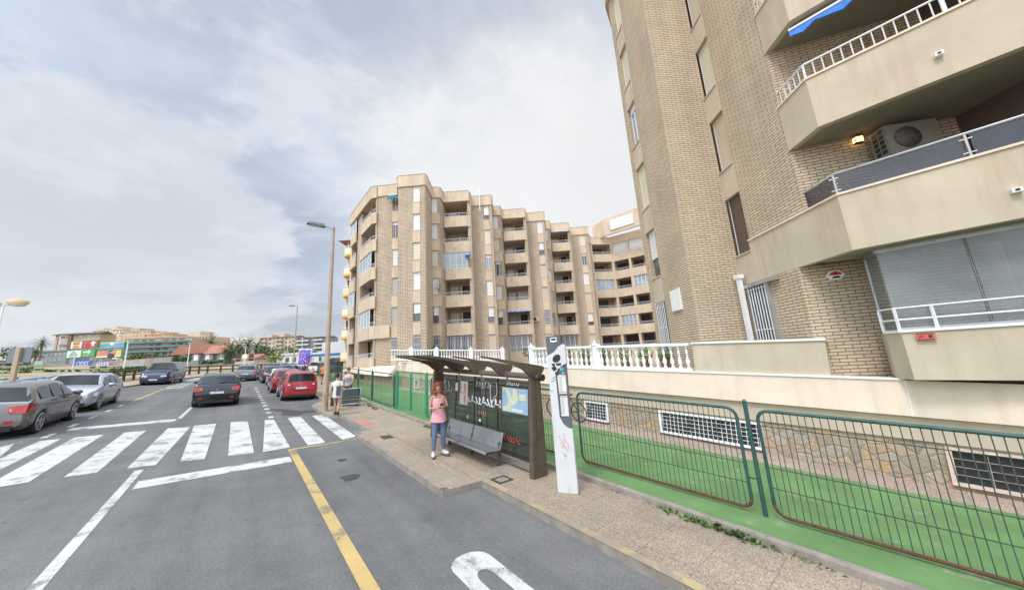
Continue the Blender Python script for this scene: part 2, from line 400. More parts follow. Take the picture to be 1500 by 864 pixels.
def stonemat():
    m, n, b = newmat('crazy_stone'); v = vecnode(n, 'UV', (1, 1.35, 1))
    vv = mix(n, .07, v, N_noisecol(n, v))
    e = N(n, 'ShaderNodeTexVoronoi', feature='DISTANCE_TO_EDGE'); lk(n, vv, e.inputs[0]); e.inputs['Scale'].default_value = 4.2
    c = N(n, 'ShaderNodeTexVoronoi'); lk(n, vv, c.inputs[0]); c.inputs['Scale'].default_value = 4.2
    sep = N(n, 'ShaderNodeSeparateColor'); lk(n, c.outputs['Color'], sep.inputs[0])
    cc = ramp(n, sep.outputs[0], [(0, (.30, .25, .19)), (.3, (.42, .33, .23)), (.5, (.47, .30, .16)), (.62, (.36, .31, .25)), (.85, (.44, .35, .25)), (1, (.32, .31, .28))])
    cc = mix(n, 1, cc, ramp(n, noise_(n, v, 9, 5, .65), [(.3, (.8, .8, .8)), (.7, (1.15, 1.15, 1.15))]), 'MULTIPLY')
    cc = mix(n, ramp(n, e.outputs[0], [(.0, (1, 1, 1)), (.05, (0, 0, 0))]), cc, (.29, .24, .185))
    lk(n, cc, b.inputs['Base Color']); b.inputs['Roughness'].default_value = .9
    bump(n, b, ramp(n, e.outputs[0], [(.0, (0, 0, 0)), (.12, (1, 1, 1))]), .6, .02); return m
M['stone'] = stonemat()
def terrainmat():
    m, n, b = newmat('scrub_ground'); v = vecnode(n, 'Object')
    f = noise_(n, v, .09, 6, .62, .6); g = noise_(n, v, 1.2, 6, .7)
    cc = ramp(n, mth(n, 'ADD', mth(n, 'MULTIPLY', f, .7), mth(n, 'MULTIPLY', g, .3)), [(.36, (.07, .105, .035)), (.49, (.13, .15, .06)), (.55, (.36, .27, .17)), (.62, (.44, .33, .22)), (.66, (.11, .14, .05))])
    lk(n, cc, b.inputs['Base Color']); b.inputs['Roughness'].default_value = .95; bump(n, b, g, .5, .1); return m
M['scrub'] = terrainmat()
M['dirt'] = plain('dry_dirt', (.40, .31, .22), .95, .2, .5)

# ------------------------------------------------------------------ ground sheets (street frame)
def sheet(pts, z=0): return [S(x, y, z) for x, y in pts]
def flat(mb, pts, z, mi=0): return mb.add(sheet(pts, z), [tuple(range(len(pts)))], mi)
def strip(mb, x0, x1, y0, y1, z, mi=0): return flat(mb, [(x0, y0), (x1, y0), (x1, y1), (x0, y1)], z, mi)
g = MB(); strip(g, -1800, 1800, -900, 2600, -.06); struct('ground', g, M['dirt'])
LK = [(-7.0, -14), (-7.0, 30), (-6.8, 40), (-4.7, 50), (-1.9, 59.6), (2.3, 66), (9, 73), (20, 82), (40, 94)]      # left kerb
RK = [(3.85, -14), (3.85, 5.48), (3.05, 5.53), (3.05, 11.2), (3.5, 11.5), (3.5, 14.6), (3.0, 15.6), (3.0, 18.8), (3.85, 20.6), (3.9, 36), (4.6, 47), (7.5, 57), (13, 65), (24, 74), (45, 87)]
g = MB(); flat(g, RK+LK[::-1], 0); struct('road', g, M['asphalt'])
def kerb_run(mb, pts, zt, w, side, z0=-.03):
    for (x0, y0), (x1, y1) in zip(pts, pts[1:]):
        d = Vector((x1-x0, y1-y0)); n = Vector((d.y, -d.x)).normalized()*w*side
        P = [(x0, y0), (x1, y1), (x1+n.x, y1+n.y), (x0+n.x, y0+n.y)]
        if side > 0: P = P[::-1]
        mb.hexa([S(x, y, z0) for x, y in P]+[S(x, y, zt) for x, y in P])
g = MB(); kerb_run(g, RK, .122, .13, 1); struct('kerb', g, M['kerb'])
g = MB(); kerb_run(g, LK, .112, .15, -1); struct('kerb', g, M['kerb'])
FK = [(5.36, -14), (5.36, 4.3), (5.2, 14.8), (5.35, 20), (6.0, 28), (6.5, 35), (7.4, 48), (10.3, 56), (15, 62), (26, 72), (47, 85)]
g = MB(); flat(g, FK+[(x+.1, y) for x, y in RK[::-1]], .12); struct('pavement', g, M['walk'])
g = MB(); kerb_run(g, FK, .20, .13, 1, .05); struct('kerb', g, M['kerb'])
g = MB(); flat(g, [(x, y) for x, y in LK]+[(x-2.4, y+.9) for x, y in LK[::-1]], .11); struct('pavement', g, M['walk_pink'])
g = MB(); flat(g, [(9.15, -14), (9.15, 30), (9.3, 34), (9.9, 44)]+[(x+.12, y) for x, y in FK[6::-1]], .15); struct('court_ground', g, M['green'])
g = MB(); flat(g, [(9.15, -14), (10.6, -14), (10.6, 44), (9.9, 44), (9.3, 34), (9.15, 30)], .146); struct('path', g, M['walk_court'])
g = MB(); flat(g, [(-300, 40), (-9.4, 30), (-9.3, 41), (-7.1, 51), (-4.4, 60.5), (0, 67), (6.5, 75), (17, 84), (37, 96), (30, 150), (-300, 330)], .03); struct('terrain', g, M['scrub'])
g = MB(); flat(g, [(-300, -60), (-9.4, -60), (-9.4, 32), (-14, 46), (-300, 100)], .035); struct('terrain', g, M['dirt'])

# ------------------------------------------------------------------ road markings
def marking(label_name, items, mat='roadwhite', z=.005):
    g = MB()
    for it in items: flat(g, it, z)
    return struct(label_name, g, M[mat])
def R4(x0, x1, y0, y1, j=0): return [(x0, y0), (x1, y0), (x1, y1), (x0, y1)]
def px(*q):
    out = []
    for x, y in q:
        r = RT*(x-750)/F + UP*(432-y)/F + FW; P = CAM + r*(-CH/(r.dot(ZR))); out.append((P.dot(SX), P.dot(SY)))
    return out
bars = [px((0, 668), (0, 655), (27, 647), (12, 659)), px((0, 688), (0, 671), (70, 641), (97, 639), (70, 653)),
        px((0, 713), (0, 700), (121, 635), (158, 633), (42, 706)), px((93, 699), (186, 631), (216, 629), (142, 692)),
        px((186, 686), (246, 627), (279, 625), (228, 681)), px((264, 676), (285, 622), (317, 620), (300, 672)),
        px((334, 668), (338, 618), (363, 617), (372, 663)), px((385, 662), (388, 615), (401, 614), (425, 655)),
        px((451, 652), (421, 612), (440, 610), (477, 648)), px((502, 644), (457, 609), (474, 607), (522, 639))]
bars = [[(x, max(11.05, min(16.7, y))) for x, y in b] for b in bars]
marking('crosswalk', bars)
marking('stop_line', [R4(-1.24, 1.27, 9.62, 10.15), R4(-4.15, -1.6, 18.3, 18.95)])
ln = [R4(-1.44, -1.31, -12, 11.1)]
ln += [[(-1.60, 18.95), (-1.47, 18.95), (-1.38, 26), (-1.3, 40), (-1.43, 40), (-1.5, 26)]]
marking('lane_line', ln)
ds = [R4(-4.36, -4.22, y, y+.75) for y in (14.1, 17.2, 19.2, 21.2, 23.4, 25.4)]
ds += [R4(1.22, 1.40, y, y+.45) for y in [16.8+1.35*i for i in range(13)]]
ds += [[(-4.1+.05*k, 36.5+2.2*k), (-3.2+.10*k, 37.3+2.2*k), (-3.1+.10*k, 38.1+2.2*k), (-4.1+.05*k, 37.5+2.2*k)] for k in range(8)]
marking('dashed_line', ds)
marking('bay_line', [[(1.30, -8), (1.47, -8), (1.46, 10.92), (1.30, 10.92)], [(1.465, 10.80), (3.02, 10.86), (3.02, 10.97), (1.465, 10.92)], [(-4.3, 27.8), (-4.15, 27.8), (-4.0, 40), (-4.15, 40)]], 'roadyellow')
# worn yellow line along the old kerb edge
g = MB(); strip(g, 3.84, 3.97, -9, 5.48, .1265); strip(g, 3.78, 3.87, 5.5, 11.15, .1245); struct('edge_line', g, M['kerbyellow'])
# painted letter of the bus bay: an arch with two legs
def arch(x0, x1, y1, y0, t):
    o = [(x0, y0)]; i = []
    for k in range(9):
        a = pi-pi*k/8; o.append(((x0+x1)/2+cos(a)*(x1-x0)/2, y1-.22+sin(a)*.22))
    o.append((x1, y0))
    for k in range(9):
        a = pi-pi*k/8; i.append(((x0+x1)/2+cos(a)*((x1-x0)/2-t), y1-.22-.33+sin(a)*.16))
    i = [(x0+t, y0)]+i+[(x1-t, y0)]
    return o, i
o, i = arch(2.2, 2.72, 3.9, 1.9, .16)
g = MB()
for k in range(len(o)-1): g.add(sheet([o[k], o[k+1], i[k+1], i[k]], .005), [(0, 1, 2, 3)])
struct('letter_marking', g, M['roadwhite'])
# manhole frames, a water stain, a tactile slab
M['iron'] = plain('cast_iron', (.06, .05, .045), .7, .3, 12, bmp=.4)
M['wet'] = plain('wet_stain', (.05, .05, .052), .7, .2, 3)
M['red_slab'] = plain('reddish_slab', (.42, .19, .15), .9, .15, 12)
def frame_cover(X, Y, w, l, label, fill):
    t = thing('manhole_cover', label, 'manhole', S(X, Y, .12), STREET)
    f = MB()
    for x0, x1, y0, y1 in ((-w, w, -l, -l+.05), (-w, w, l-.05, l), (-w, -w+.05, -l+.05, l-.05), (w-.05, w, -l+.05, l-.05)): f.box(x0, x1, y0, y1, -.02, .012)
    f.build('frame', M['iron'], t, False)
    c = MB(); c.box(-w+.05, w-.05, -l+.05, l-.05, -.02, .006); c.build('lid', fill, t, False)
frame_cover(4.17, 5.27, .17, .15, 'square iron framed access cover with paving infill beside the shelter post', M['walk'])
frame_cover(3.62, 10.05, .15, .2, 'small dark square cover in the pavement near the crossing', M['iron'])
g = MB()
for cx_, cy_, rx, ry in ((2.05, 7.65, .17, .22), (2.2, 9.0, .09, .14)):
    flat(g, [(cx_+rx*cos(a)*(1+.25*sin(3*a+1)), cy_+ry*sin(a)*(1+.2*cos(2*a))) for a in [2*pi*k/18 for k in range(18)]], .006)
struct('road_patch', g, M['wet'])
g = MB(); flat(g, [(1.35, 19.3), (1.8, 18.3), (1.7, 17.4), (2.2, 16.6), (2.5, 17.2), (3.0, 17.3), (2.95, 17.9), (2.4, 18.1), (2.1, 18.9), (1.6, 19.6)], .007); struct('puddle', g, M['wet'])
g = MB(); flat(g, [(3.55, 12.15), (4.0, 12.25), (4.0, 13.5), (3.55, 13.35)], .1245); struct('paving_slab', g, M['red_slab'])

# ================================================================== BUILDINGS
def rail_pickets(mb, p, q, z0, z1, sp, r=.012, top=.022, bottom=True, first=0):
    """straight metal railing from p to q in plan"""
    p = Vector(p); q = Vector(q); d = q-p; L = d.length; n = max(2, round(L/sp))
    for i in range(first, n+1):
        c = p+d*i/n; rr = r*1.9 if i in (0, n) else r
        mb.tube([(c.x, c.y, z0), (c.x, c.y, z1)], rr, 4, caps=False)
    mb.tube([(p.x, p.y, z1), (q.x, q.y, z1)], top, 6)
    if bottom: mb.tube([(p.x, p.y, z0+.05), (q.x, q.y, z0+.05)], r*1.2, 4)

BOT = 1.13
def lerp(p, q, t): return (p[0]+(q[0]-p[0])*t, p[1]+(q[1]-p[1])*t)
SHUT = ['sh_white', 'sh_cream', 'sh_beige', 'sh_white', 'glass_pale', 'sh_white', 'sh_cream', 'glass']
def window_col(root, wallmb, p, q, levels, zbase, ztop, pan=BOT, wh=None, rng=random, sh=None, bands='panel', brick_mat_i=0, mt='beige', first_grille=True):
    """a recessed strip of stacked windows between rendered panels"""
    wallmb.wall(p, q, zbase, ztop, .2, 0, -.16)
    for k, L in enumerate(levels):
        b0 = max(zbase, L-pan)
        pm = MB(); pm.wall(p, q, b0, L-.004, .18, 0, .02); pm.wall(p, q, L-.004, L+.035, .2, 0, .05); pm.build('spandrel_panel', M[mt], root)
        top = (levels[k+1]-pan) if k+1 < len(levels) else ztop
        w = MB(); kind = (sh[k] if sh and k < len(sh) else rng.choice(SHUT))
        mats = [M['white_metal'], M['glass'], M['sh_white'] if kind in ('glass', 'glass_pale', 'half', 'grille') else M[kind], M['glass_pale']]
        a, b = lerp(p, q, .06), lerp(p, q, .94)
        if kind in ('glass', 'glass_pale'):
            w.wall(a, b, L+.04, top-.02, .03, 3 if kind == 'glass_pale' else 1, -.12)
            for t in (0, .47, .94): w.wall(lerp(a, b, t), lerp(a, b, t+.06), L+.04, top-.02, .05, 0, -.09)
            w.wall(a, b, top-.3, top-.02, .05, 2, -.085)
        elif kind == 'half':
            h = L+.04+(top-L)*rng.uniform(.3, .55)
            w.wall(a, b, h, top-.02, .04, 2, -.09); w.wall(a, b, L+.04, h, .03, 1, -.13)
            w.wall(a, b, h-.04, h, .05, 0, -.08)
        elif kind == 'grille':
            w.wall(a, b, L+.04, top-.02, .03, 1, -.13)
        else:
            w.wall(a, b, L+.04, top-.02, .04, 2, -.085)
            w.wall(p, a, L+.04, top-.02, .05, 0, -.08); w.wall(b, q, L+.04, top-.02, .05, 0, -.08)
        wo = w.build('window', mats, root)
        if kind == 'grille':
            gr = MB(); P = Vector(a); Q = Vector(b); d = (Q-P); n_ = Vector((d.y, -d.x)).normalized()*.04
            for i in range(6):
                c = P+d*i/5+n_; gr.tube([(c.x, c.y, L+.02), (c.x, c.y, top-.03)], .014, 4)
            for zz in (L+.25, (L+top)/2, top-.2): gr.tube([(P.x+n_.x, P.y+n_.y, zz), (Q.x+n_.x, Q.y+n_.y, zz)], .014, 4)
            gr.build('grille', M['white_metal'], wo)

def balcony_col(root, wallmb, p, q, levels, zbase, ztop, depth=1.7, out=.22, rng=random, start=1, side='R', rail='pickets', floor0=True, mt='beige', glaz=()):
    """stacked recessed balconies with rendered parapets"""
    P = Vector(p); Q = Vector(q); d = (Q-P).normalized(); n = Vector((d.y, -d.x))
    bp, bq = P-n*depth, Q-n*depth
    wallmb.wall(bp, bq, zbase, ztop, .2, 0)                                   # back wall
    wallmb.wall(P, bp, zbase, ztop, .12, 0, .0)                               # cheeks
    wallmb.wall(bq, Q, zbase, ztop, .12, 0, .0)
    for k, L in enumerate(levels):
        if k == 0 and start == 1:
            w = MB(); w.wall(P, Q, L-.1, L+1.62, .03, 1, -.25)
            wallmb.wall(P, Q, zbase, L-.1, .2, 2, -.02)
            for t in [i/4 for i in range(5)]: w.wall(lerp(P, Q, min(t, .97)), lerp(P, Q, min(t, .97)+.03), L-.1, L+1.62, .06, 0, -.2)
            wo = w.build('window', [M['white_metal'], M['glass']], root)
            gr = MB()
            for i in range(17):
                c = P.lerp(Q, (i+.3)/16.6)-n*.05; gr.tube([(c.x, c.y, L-.1), (c.x, c.y, L+1.62)], .018, 4)
            for zz in (L+.3, L+1.5): gr.tube([(P.x-n.x*.05, P.y-n.y*.05, zz), (Q.x-n.x*.05, Q.y-n.y*.05, zz)], .018, 4)
            gr.build('grille', M['white_metal'], wo); continue
        zb = L-BOT
        b = MB(); A_ = P+n*out; B_ = Q+n*out-d*.3
        b.wall(A_, B_, zb, L, .12, 0); b.wall(P-n*.02, A_, zb, L, .12, 0, -.0); b.wall(B_, Q+n*.02, zb, L, .12, 0)
        poly = [tuple(A_-n*.13+d*.02), tuple(B_-n*.13-d*.02), tuple(Q-n*(depth-.02)-d*.02), tuple(P-n*(depth-.02)+d*.02)]
        b.prism(poly, zb+.003, zb+.14, 1)
        mid = A_.lerp(B_, .45); b.tube([(mid.x+n.x*-.02, mid.y+n.y*-.02, zb+.42), (mid.x+n.x*.12, mid.y+n.y*.12, zb+.40)], .035, 6, 2)
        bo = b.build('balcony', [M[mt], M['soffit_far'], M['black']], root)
        r = MB(); rail_pickets(r, A_-n*.06, B_-n*.06, L, L+.36, .17, .010, .02); r.build('railing', M['white_metal'], bo)
        # door and shutter in the back wall
        top = (levels[k+1]-BOT) if k+1 < len(levels) else ztop
        w = MB(); s1 = rng.choice(['sh_cream', 'sh_white', 'sh_beige', 'sh_grey'])
        w.wall(lerp(bp, bq, .06), lerp(bp, bq, .36), zb+.9, top-.35, .05, 0, .03)
        t1 = rng.uniform(.82, .9); w.wall(lerp(bp, bq, .5), lerp(bp, bq, t1), zb+.14, top-.3, .05, rng.choice([1, 1, 1, 0, 2]), .02)
        w.wall(lerp(bp, bq, .47), lerp(bp, bq, .5), zb+.14, top-.3, .07, 3, .04); w.wall(lerp(bp, bq, t1), lerp(bp, bq, t1+.03), zb+.14, top-.3, .07, 3, .04)
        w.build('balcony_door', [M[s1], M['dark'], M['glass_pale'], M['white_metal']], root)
        if k in glaz:
            e = MB(); 
            for i in range(5): c = A_.lerp(B_, i/4)-n*.06; e.tube([(c.x, c.y, L), (c.x, c.y, top)], .03, 4, 0)
            for i in range(4):
                a1 = A_.lerp(B_, i/4+.01); b1 = A_.lerp(B_, i/4+.24); e.wall(a1, b1, L+.02, top, .012, 1, -.055)
            e.build('glazing', [M['white_metal'], M['glass_pale']], bo)
    return

# ---- the stepped apartment block across the courtyard
LM = [3.1+2.78*k for k in range(6)]; ZT = 18.66; ZR_ = 19.78
mid = thing('apartment_building', 'stepped beige and brick apartment block with stacked balconies across the terrace', 'building', (-4, 33, 1.0))
rm = random.Random(5)
wl = MB(); rf = MB(); zb0 = -1.2
SEG = [  # (p, q, kind, extra)
 ((-12.1, 29.15), (-10.62, 29.0), 'brick', 0), ((-10.62, 29.0), (-10.05, 28.95), 'win', ['grille', 'sh_grey', 'sh_grey', 'sh_white', 'glass', 'glass']),
 ((-10.05, 28.95), (-9.6, 27.62), 'brick', 0), ((-9.6, 27.62), (-8.22, 27.55), 'brick', 0), ((-8.22, 27.55), (-7.55, 27.5), 'win', ['grille', 'half', 'sh_white', 'sh_cream', 'sh_white', 'sh_white']),
 ((-7.55, 27.5), (-7.02, 27.45), 'brick', 0), ((-7.02, 27.45), (-7.05, 29.95), 'brick', 0),
 ((-7.05, 29.95), (-6.25, 29.98), 'win', ['grille', 'half', 'sh_white', 'sh_cream', 'sh_white', 'sh_white']), ((-6.25, 29.98), (-6.1, 31.2), 'brick', 0),
 ((-6.1, 31.2), (-3.38, 31.1), 'balc', (3,)), ((-3.38, 31.1), (-3.36, 32.3), 'brick', 0), ((-3.36, 32.3), (-2.02, 32.22), 'brick', 0), ((-2.02, 32.22), (-1.4, 32.18), 'win', ['sh_beige', 'half', 'sh_white', 'glass_pale', 'sh_cream', 'half']),
 ((-1.4, 32.18), (-1.1, 32.15), 'brick', 0), ((-1.1, 32.15), (-1.13, 34.9), 'brick', 0), ((-1.13, 34.9), (-.3, 34.85), 'win', ['sh_beige', 'half', 'sh_white', 'glass', 'sh_cream', 'sh_white']),
 ((-.3, 34.85), (-.06, 36.1), 'brick', 0), ((-.06, 36.1), (2.7, 35.95), 'balc', ()), ((2.7, 35.95), (2.82, 37.2), 'brick', 0), ((2.82, 37.2), (4.2, 37.1), 'brick', 0),
 ((4.2, 37.1), (4.85, 37.05), 'win', ['sh_beige', 'grille', 'sh_beige', 'sh_beige', 'half', 'sh_white']), ((4.85, 37.05), (5.1, 37.0), 'brick', 0), ((5.1, 37.0), (5.46, 39.9), 'brick', 0),
 ((5.46, 39.9), (6.1, 39.85), 'win', ['sh_beige', 'grille', 'sh_beige', 'sh_white', 'sh_beige', 'sh_white']), ((6.1, 39.85), (6.35, 41.1), 'brick', 0), ((6.35, 41.1), (8.9, 41.0), 'balc', ()),
 ((8.9, 41.0), (9.22, 42.7), 'brick', 0), ((9.22, 42.7), (10.6, 42.65), 'brick', 0), ((10.6, 42.65), (11.35, 42.6), 'win', ['sh_beige', 'half', 'sh_beige', 'sh_white', 'glass', 'sh_cream']),
 ((11.35, 42.6), (11.85, 42.59), 'brick', 0), ((11.85, 42.59), (12.6, 45.8), 'brick', 0), ((12.6, 45.8), (13.24, 46.76), 'brick', 0)]
for p, q, kind, ex in SEG:
    if kind == 'brick': wl.wall(p, q, zb0, ZT, .25, 0)
    elif kind == 'win': window_col(mid, wl, p, q, LM, zb0, ZT, rng=rm, sh=ex)
    else: balcony_col(mid, wl, p, q, LM, zb0, ZT, rng=rm, glaz=ex)
    off = .1 if kind != 'balc' else .24
    rf.wall(p, q, ZT, ZR_, .22, 0, off); rf.wall(p, q, ZR_, ZR_+.05, .26, 1, off+.03)
# chamfered end towards the street: two stacks of balconies, roof band overhanging
R0, R1, R2 = (-12.15, 29.12), (-12.8, 29.35), (-17.8, 35.3)
for p, q in ((R1, R0), (R2, R1)):
    rf.wall(p, q, ZT-.1, ZR_, .22, 0, .14); rf.wall(p, q, ZR_, ZR_+.05, .26, 1, .17)
def chp(t, back=0):
    d = Vector((R1[0]-R2[0], R1[1]-R2[1])).normalized(); n = Vector((d.y, -d.x))
    c = Vector(R1).lerp(Vector(R2), t)-n*back; return (c.x, c.y)
wl.wall(chp(1, 1.3), chp(-.04, 1.3), zb0, ZT, .2, 0); wl.wall(chp(.66, .12), chp(.47, .12), zb0, ZT, .9, 0)
wl.wall(R0, (-11.6, 30.4), zb0, ZT, .2, 0); wl.wall(chp(1.0, 1.4), chp(1.0, .3), zb0, ZT, .2, 0)
for k, L in enumerate(LM):
    for t0, t1, tag_ in ((.98, .69, 0), (.45, -.02, 1)):
        b = MB(); zb = L-BOT; a_, b_ = chp(t0, .05), chp(t1, .05)
        b.wall(a_, b_, zb, L, .12, 0, .1); 
        if tag_: b.wall(b_, (-12.12, 29.05), zb, L, .12, 0, .1)
        b.prism([chp(t0, .1), chp(t1, .1), chp(t1, 1.35), chp(t0, 1.35)], zb+.003, zb+.14, 1)
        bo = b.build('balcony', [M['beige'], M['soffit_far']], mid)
        r = MB(); rail_pickets(r, Vector(chp(t0, 0)), Vector(chp(t1, 0)), L, L+.38, .16, .010, .02)
        if tag_: rail_pickets(r, Vector(chp(t1, 0)), Vector((-12.14, 29.07)), L, L+.38, .16, .010, .02)
        r.build('railing', M['white_metal'], bo)
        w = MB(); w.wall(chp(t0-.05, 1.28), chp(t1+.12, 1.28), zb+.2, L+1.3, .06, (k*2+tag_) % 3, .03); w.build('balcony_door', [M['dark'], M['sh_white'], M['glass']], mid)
        if (k, tag_) in ((1, 1), (3, 1), (2, 0), (5, 0)):
            e = MB(); n_ = 4
            for i in range(n_+1): c = Vector(chp(t0, 0)).lerp(Vector(chp(t1, 0)), i/n_); e.tube([(c.x, c.y, L), (c.x, c.y, L+1.63)], .03, 4, 0)
            e.wall(chp(t0, .02), chp(t1, .02), L+.02, L+1.6, .012, 1)
            e.build('glazing', [M['white_metal'], M['glass_pale']], bo)
b = MB(); b.wall((-12.12, 29.05), (-10.7, 28.9), LM[1]-BOT, LM[1], .12, 0, .1); b.build('band', M['beige'], mid)
# wing turning back towards the camera on the right
wing = [(13.24, 46.76), (16.5, 47.3), (20.6, 44.4), (26, 39.5)]
for i in range(3):
    p, q = Vector(wing[i]), Vector(wing[i+1]); L_ = (q-p).length; d = (q-p).normalized(); n = Vector((d.y, -d.x))
    wl.wall(p-n*1.8, q-n*1.8, zb0, ZT, .2, 0); 
    rf.wall(p, q, ZT-.1, ZR_-.1, .22, 0, .05); rf.wall(p, q, ZR_-.1, ZR_-.05, .26, 1, .08)
    for k, L in enumerate(LM):
        if k == 0: wl.wall(p, q, zb0, L-.3, .2, 2, 0)
        b = MB(); b.wall(p, q, max(L-BOT-.1, zb0), L-.05, .14, 0, .05); b.prism([tuple(p), tuple(q), tuple(q-n*1.8), tuple(p-n*1.8)], L-BOT-.1+.003, L-BOT+.03, 1)
        bo = b.build('balcony', [M['beige'], M['soffit_far']], mid)
        r = MB(); rail_pickets(r, p-n*.03, q-n*.03, L-.05, L+.33, .18, .012, .022); r.build('railing', M['white_metal'], bo)
        top = L+1.6
        e = MB(); ns = 1 if i == 0 else 2
        for j in range(ns):
            t0, t1 = (j+.08)/ns, (j+.95)/ns; kd = rm.choice([0, 0, 0, 0, 1, 2])
            if i == 1 and k == 5 and j == 0: kd = 1
            if kd == 1: e.wall(p.lerp(q, t0), p.lerp(q, t1), L+.02, top, .05, 0, -.1)
            elif kd == 2:
                e.wall(p.lerp(q, t0), p.lerp(q, t1), L+.02, top, .02, 1, -.1)
                for u in range(5): e.wall(p.lerp(q, t0+(t1-t0)*u/4-.006), p.lerp(q, t0+(t1-t0)*u/4+.006), L+.02, top, .05, 2, -.08)
        if e.v: e.build('glazing', [M['sh_white'], M['glass_pale'], M['white_metal']], mid)
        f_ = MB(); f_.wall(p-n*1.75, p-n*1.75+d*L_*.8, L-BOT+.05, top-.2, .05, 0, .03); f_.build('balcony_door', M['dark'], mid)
    for j in range(0 if i else 0, 3 if i else 2):
        c = p.lerp(q, j/(2 if i else 1)); wl.wall(c-d*.16, c+d*.16, zb0, ZT, 1.8, 2, .02)
# set-back top storey of the wing
for p, q in (((14.3, 48.6), (15.2, 45.9)), ((15.2, 45.9), (21.5, 40.2))):
    wl.wall(p, q, ZR_-.3, 22.1, .3, 2)
w = MB(); w.wall((16.0, 45.05), (18.6, 42.75), 20.0, 21.6, .05, 0, .04); w.build('window', M['sh_white'], mid)
outline = [R2, R1, R0]+[s[0] for s in SEG]+wing+[(30, 60), (-14, 60)]
wl.prism(outline, ZT-.02, ZT+.1, 2)
wl.wall((30, 60), (-14, 60), zb0, ZT, .2, 2); wl.wall((-14, 60), (-17.8, 35.4), zb0, ZT, .2, 2)
wl.build('wall', [M['brick_far'], M['brick'], M['beige']], mid); rf.build('roof_parapet', [M['beige'], M['peach_lo']], mid)
# base at street level, flaring out under the first balconies
b = MB()
for p, q in (((-17.9, 35.4), (-12.9, 29.2)), ((-12.9, 29.2), (-9.2, 25.6))):
    P = Vector(p); Q = Vector(q); d = (Q-P).normalized(); n = Vector((d.y, -d.x))
    za, zq = gz(*p), gz(*q)
    b.hexa([(P.x+n.x*.05, P.y+n.y*.05, za), (Q.x+n.x*.05, Q.y+n.y*.05, zq), (Q.x-n.x, Q.y-n.y, zq), (P.x-n.x, P.y-n.y, za)]+[(P.x+n.x*.05, P.y+n.y*.05, za+.95), (Q.x+n.x*.05, Q.y+n.y*.05, zq+.95), (Q.x-n.x, Q.y-n.y, zq+.95), (P.x-n.x, P.y-n.y, za+.95)], 0)
    b.hexa([(P.x+n.x*.4, P.y+n.y*.4, za+.952), (Q.x+n.x*.4, Q.y+n.y*.4, zq+.952), (Q.x-n.x, Q.y-n.y, zq+.952), (P.x-n.x, P.y-n.y, za+.952)]+[(P.x-n.x*.25, P.y-n.y*.25, 2.3), (Q.x-n.x*.25, Q.y-n.y*.25, 2.3), (Q.x-n.x, Q.y-n.y, 2.3), (P.x-n.x, P.y-n.y, 2.3)], 1)
b.build('base', [M['stone'], M['peach']], mid)
for t in (.15, .5, .8):
    w = MB(); w.wall(lerp((-17.9, 35.4), (-12.9, 29.2), t), lerp((-17.9, 35.4), (-12.9, 29.2), t+.14), 1.25, 1.6, .05, 0, .08); w.build('basement_window', M['black'], mid)
# air conditioners, awnings, antenna mast: things hung on the block
def aircon(p, label, s=1, rot=0, grp='small air conditioners on the stepped block', cas='beige2', fan='black'):
    t = thing('air_conditioner', label, 'air conditioner', p, rot, grp)
    b = MB(); b.box(-.42*s, .42*s, -.16*s, .16*s, 0, .6*s); b.build('casing', M[cas], t, False)
    b = MB(); b.lathe((-.1*s, -.165*s, .3*s), [(.21*s, 0), (.21*s, .02*s), (.0, .03*s)], 14, axis=Matrix.Rotation(pi/2, 3, 'X')); b.build('fan_grille', M[fan], t, False)
    b = MB()
    for x in (-.3, .3): b.box(x*s-.02, x*s+.02, -.15*s, .24*s, -.05*s, -.003)
    b.build('bracket', M['galv'], t, False)
    return t
aircon((-6.45, 29.8, 9.25), 'small beige air conditioner unit high up beside a balcony on the stepped block', .8, pi/2)
aircon((3.15, 36.95, 6.25), 'small beige air conditioner unit on brick beside the blue awning balcony', .9)
def awning(p, q, z, drop, out, label, mat, cat='awning'):
    P = Vector(p); Q = Vector(q); d = (Q-P).normalized(); n = Vector((d.y, -d.x))
    t = thing('awning', label, cat, (P.x, P.y, z-.2)); b = MB(); N_ = 14
    for i in range(N_):
        a1 = P.lerp(Q, i/N_); b1 = P.lerp(Q, (i+1)/N_)
        z1 = z-drop*(1+.35*sin(i*2.1)); z2 = z-drop*(1+.35*sin((i+1)*2.1)); 
        b.add([(a1.x, a1.y, z), (b1.x, b1.y, z), (b1.x+n.x*out, b1.y+n.y*out, z2), (a1.x+n.x*out, a1.y+n.y*out, z1), (a1.x-n.x*.02, a1.y-n.y*.02, z-.02), (b1.x-n.x*.02, b1.y-n.y*.02, z-.02), (b1.x+n.x*(out-.02), b1.y+n.y*(out-.02), z2-.02), (a1.x+n.x*(out-.02), a1.y+n.y*(out-.02), z1-.02)], [(0, 1, 2, 3), (7, 6, 5, 4), (3, 2, 6, 7)], 0)
    b.build('canvas', M[mat], t)
    b = MB(); b.tube([(P.x, P.y, z+.03), (Q.x, Q.y, z+.03)], .035, 8); b.build('roller', M['white_metal'], t)
    return t
awning((-.1, 35.75), (2.6, 35.6), LM[2]-BOT-.12, .12, .25, 'rolled blue and white awning over the lowest middle stack balcony', 'blue_awn')
awning((6.4, 40.7), (8.7, 40.6), ZT-.12, .1, .2, 'thin blue awning under the roof band of the third balcony stack', 'blue_awn')
awning((-10.9, 28.75), (-10.0, 28.6), ZT-.15, .5, .35, 'small faded teal awning high beside the topmost narrow window', 'teal_awn')
awning((-3.9, 30.8), (-3.4, 30.75), LM[4]-BOT-.3, .4, .4, 'small blue folded awning at the right end of a balcony on the stepped block', 'blue_awn')
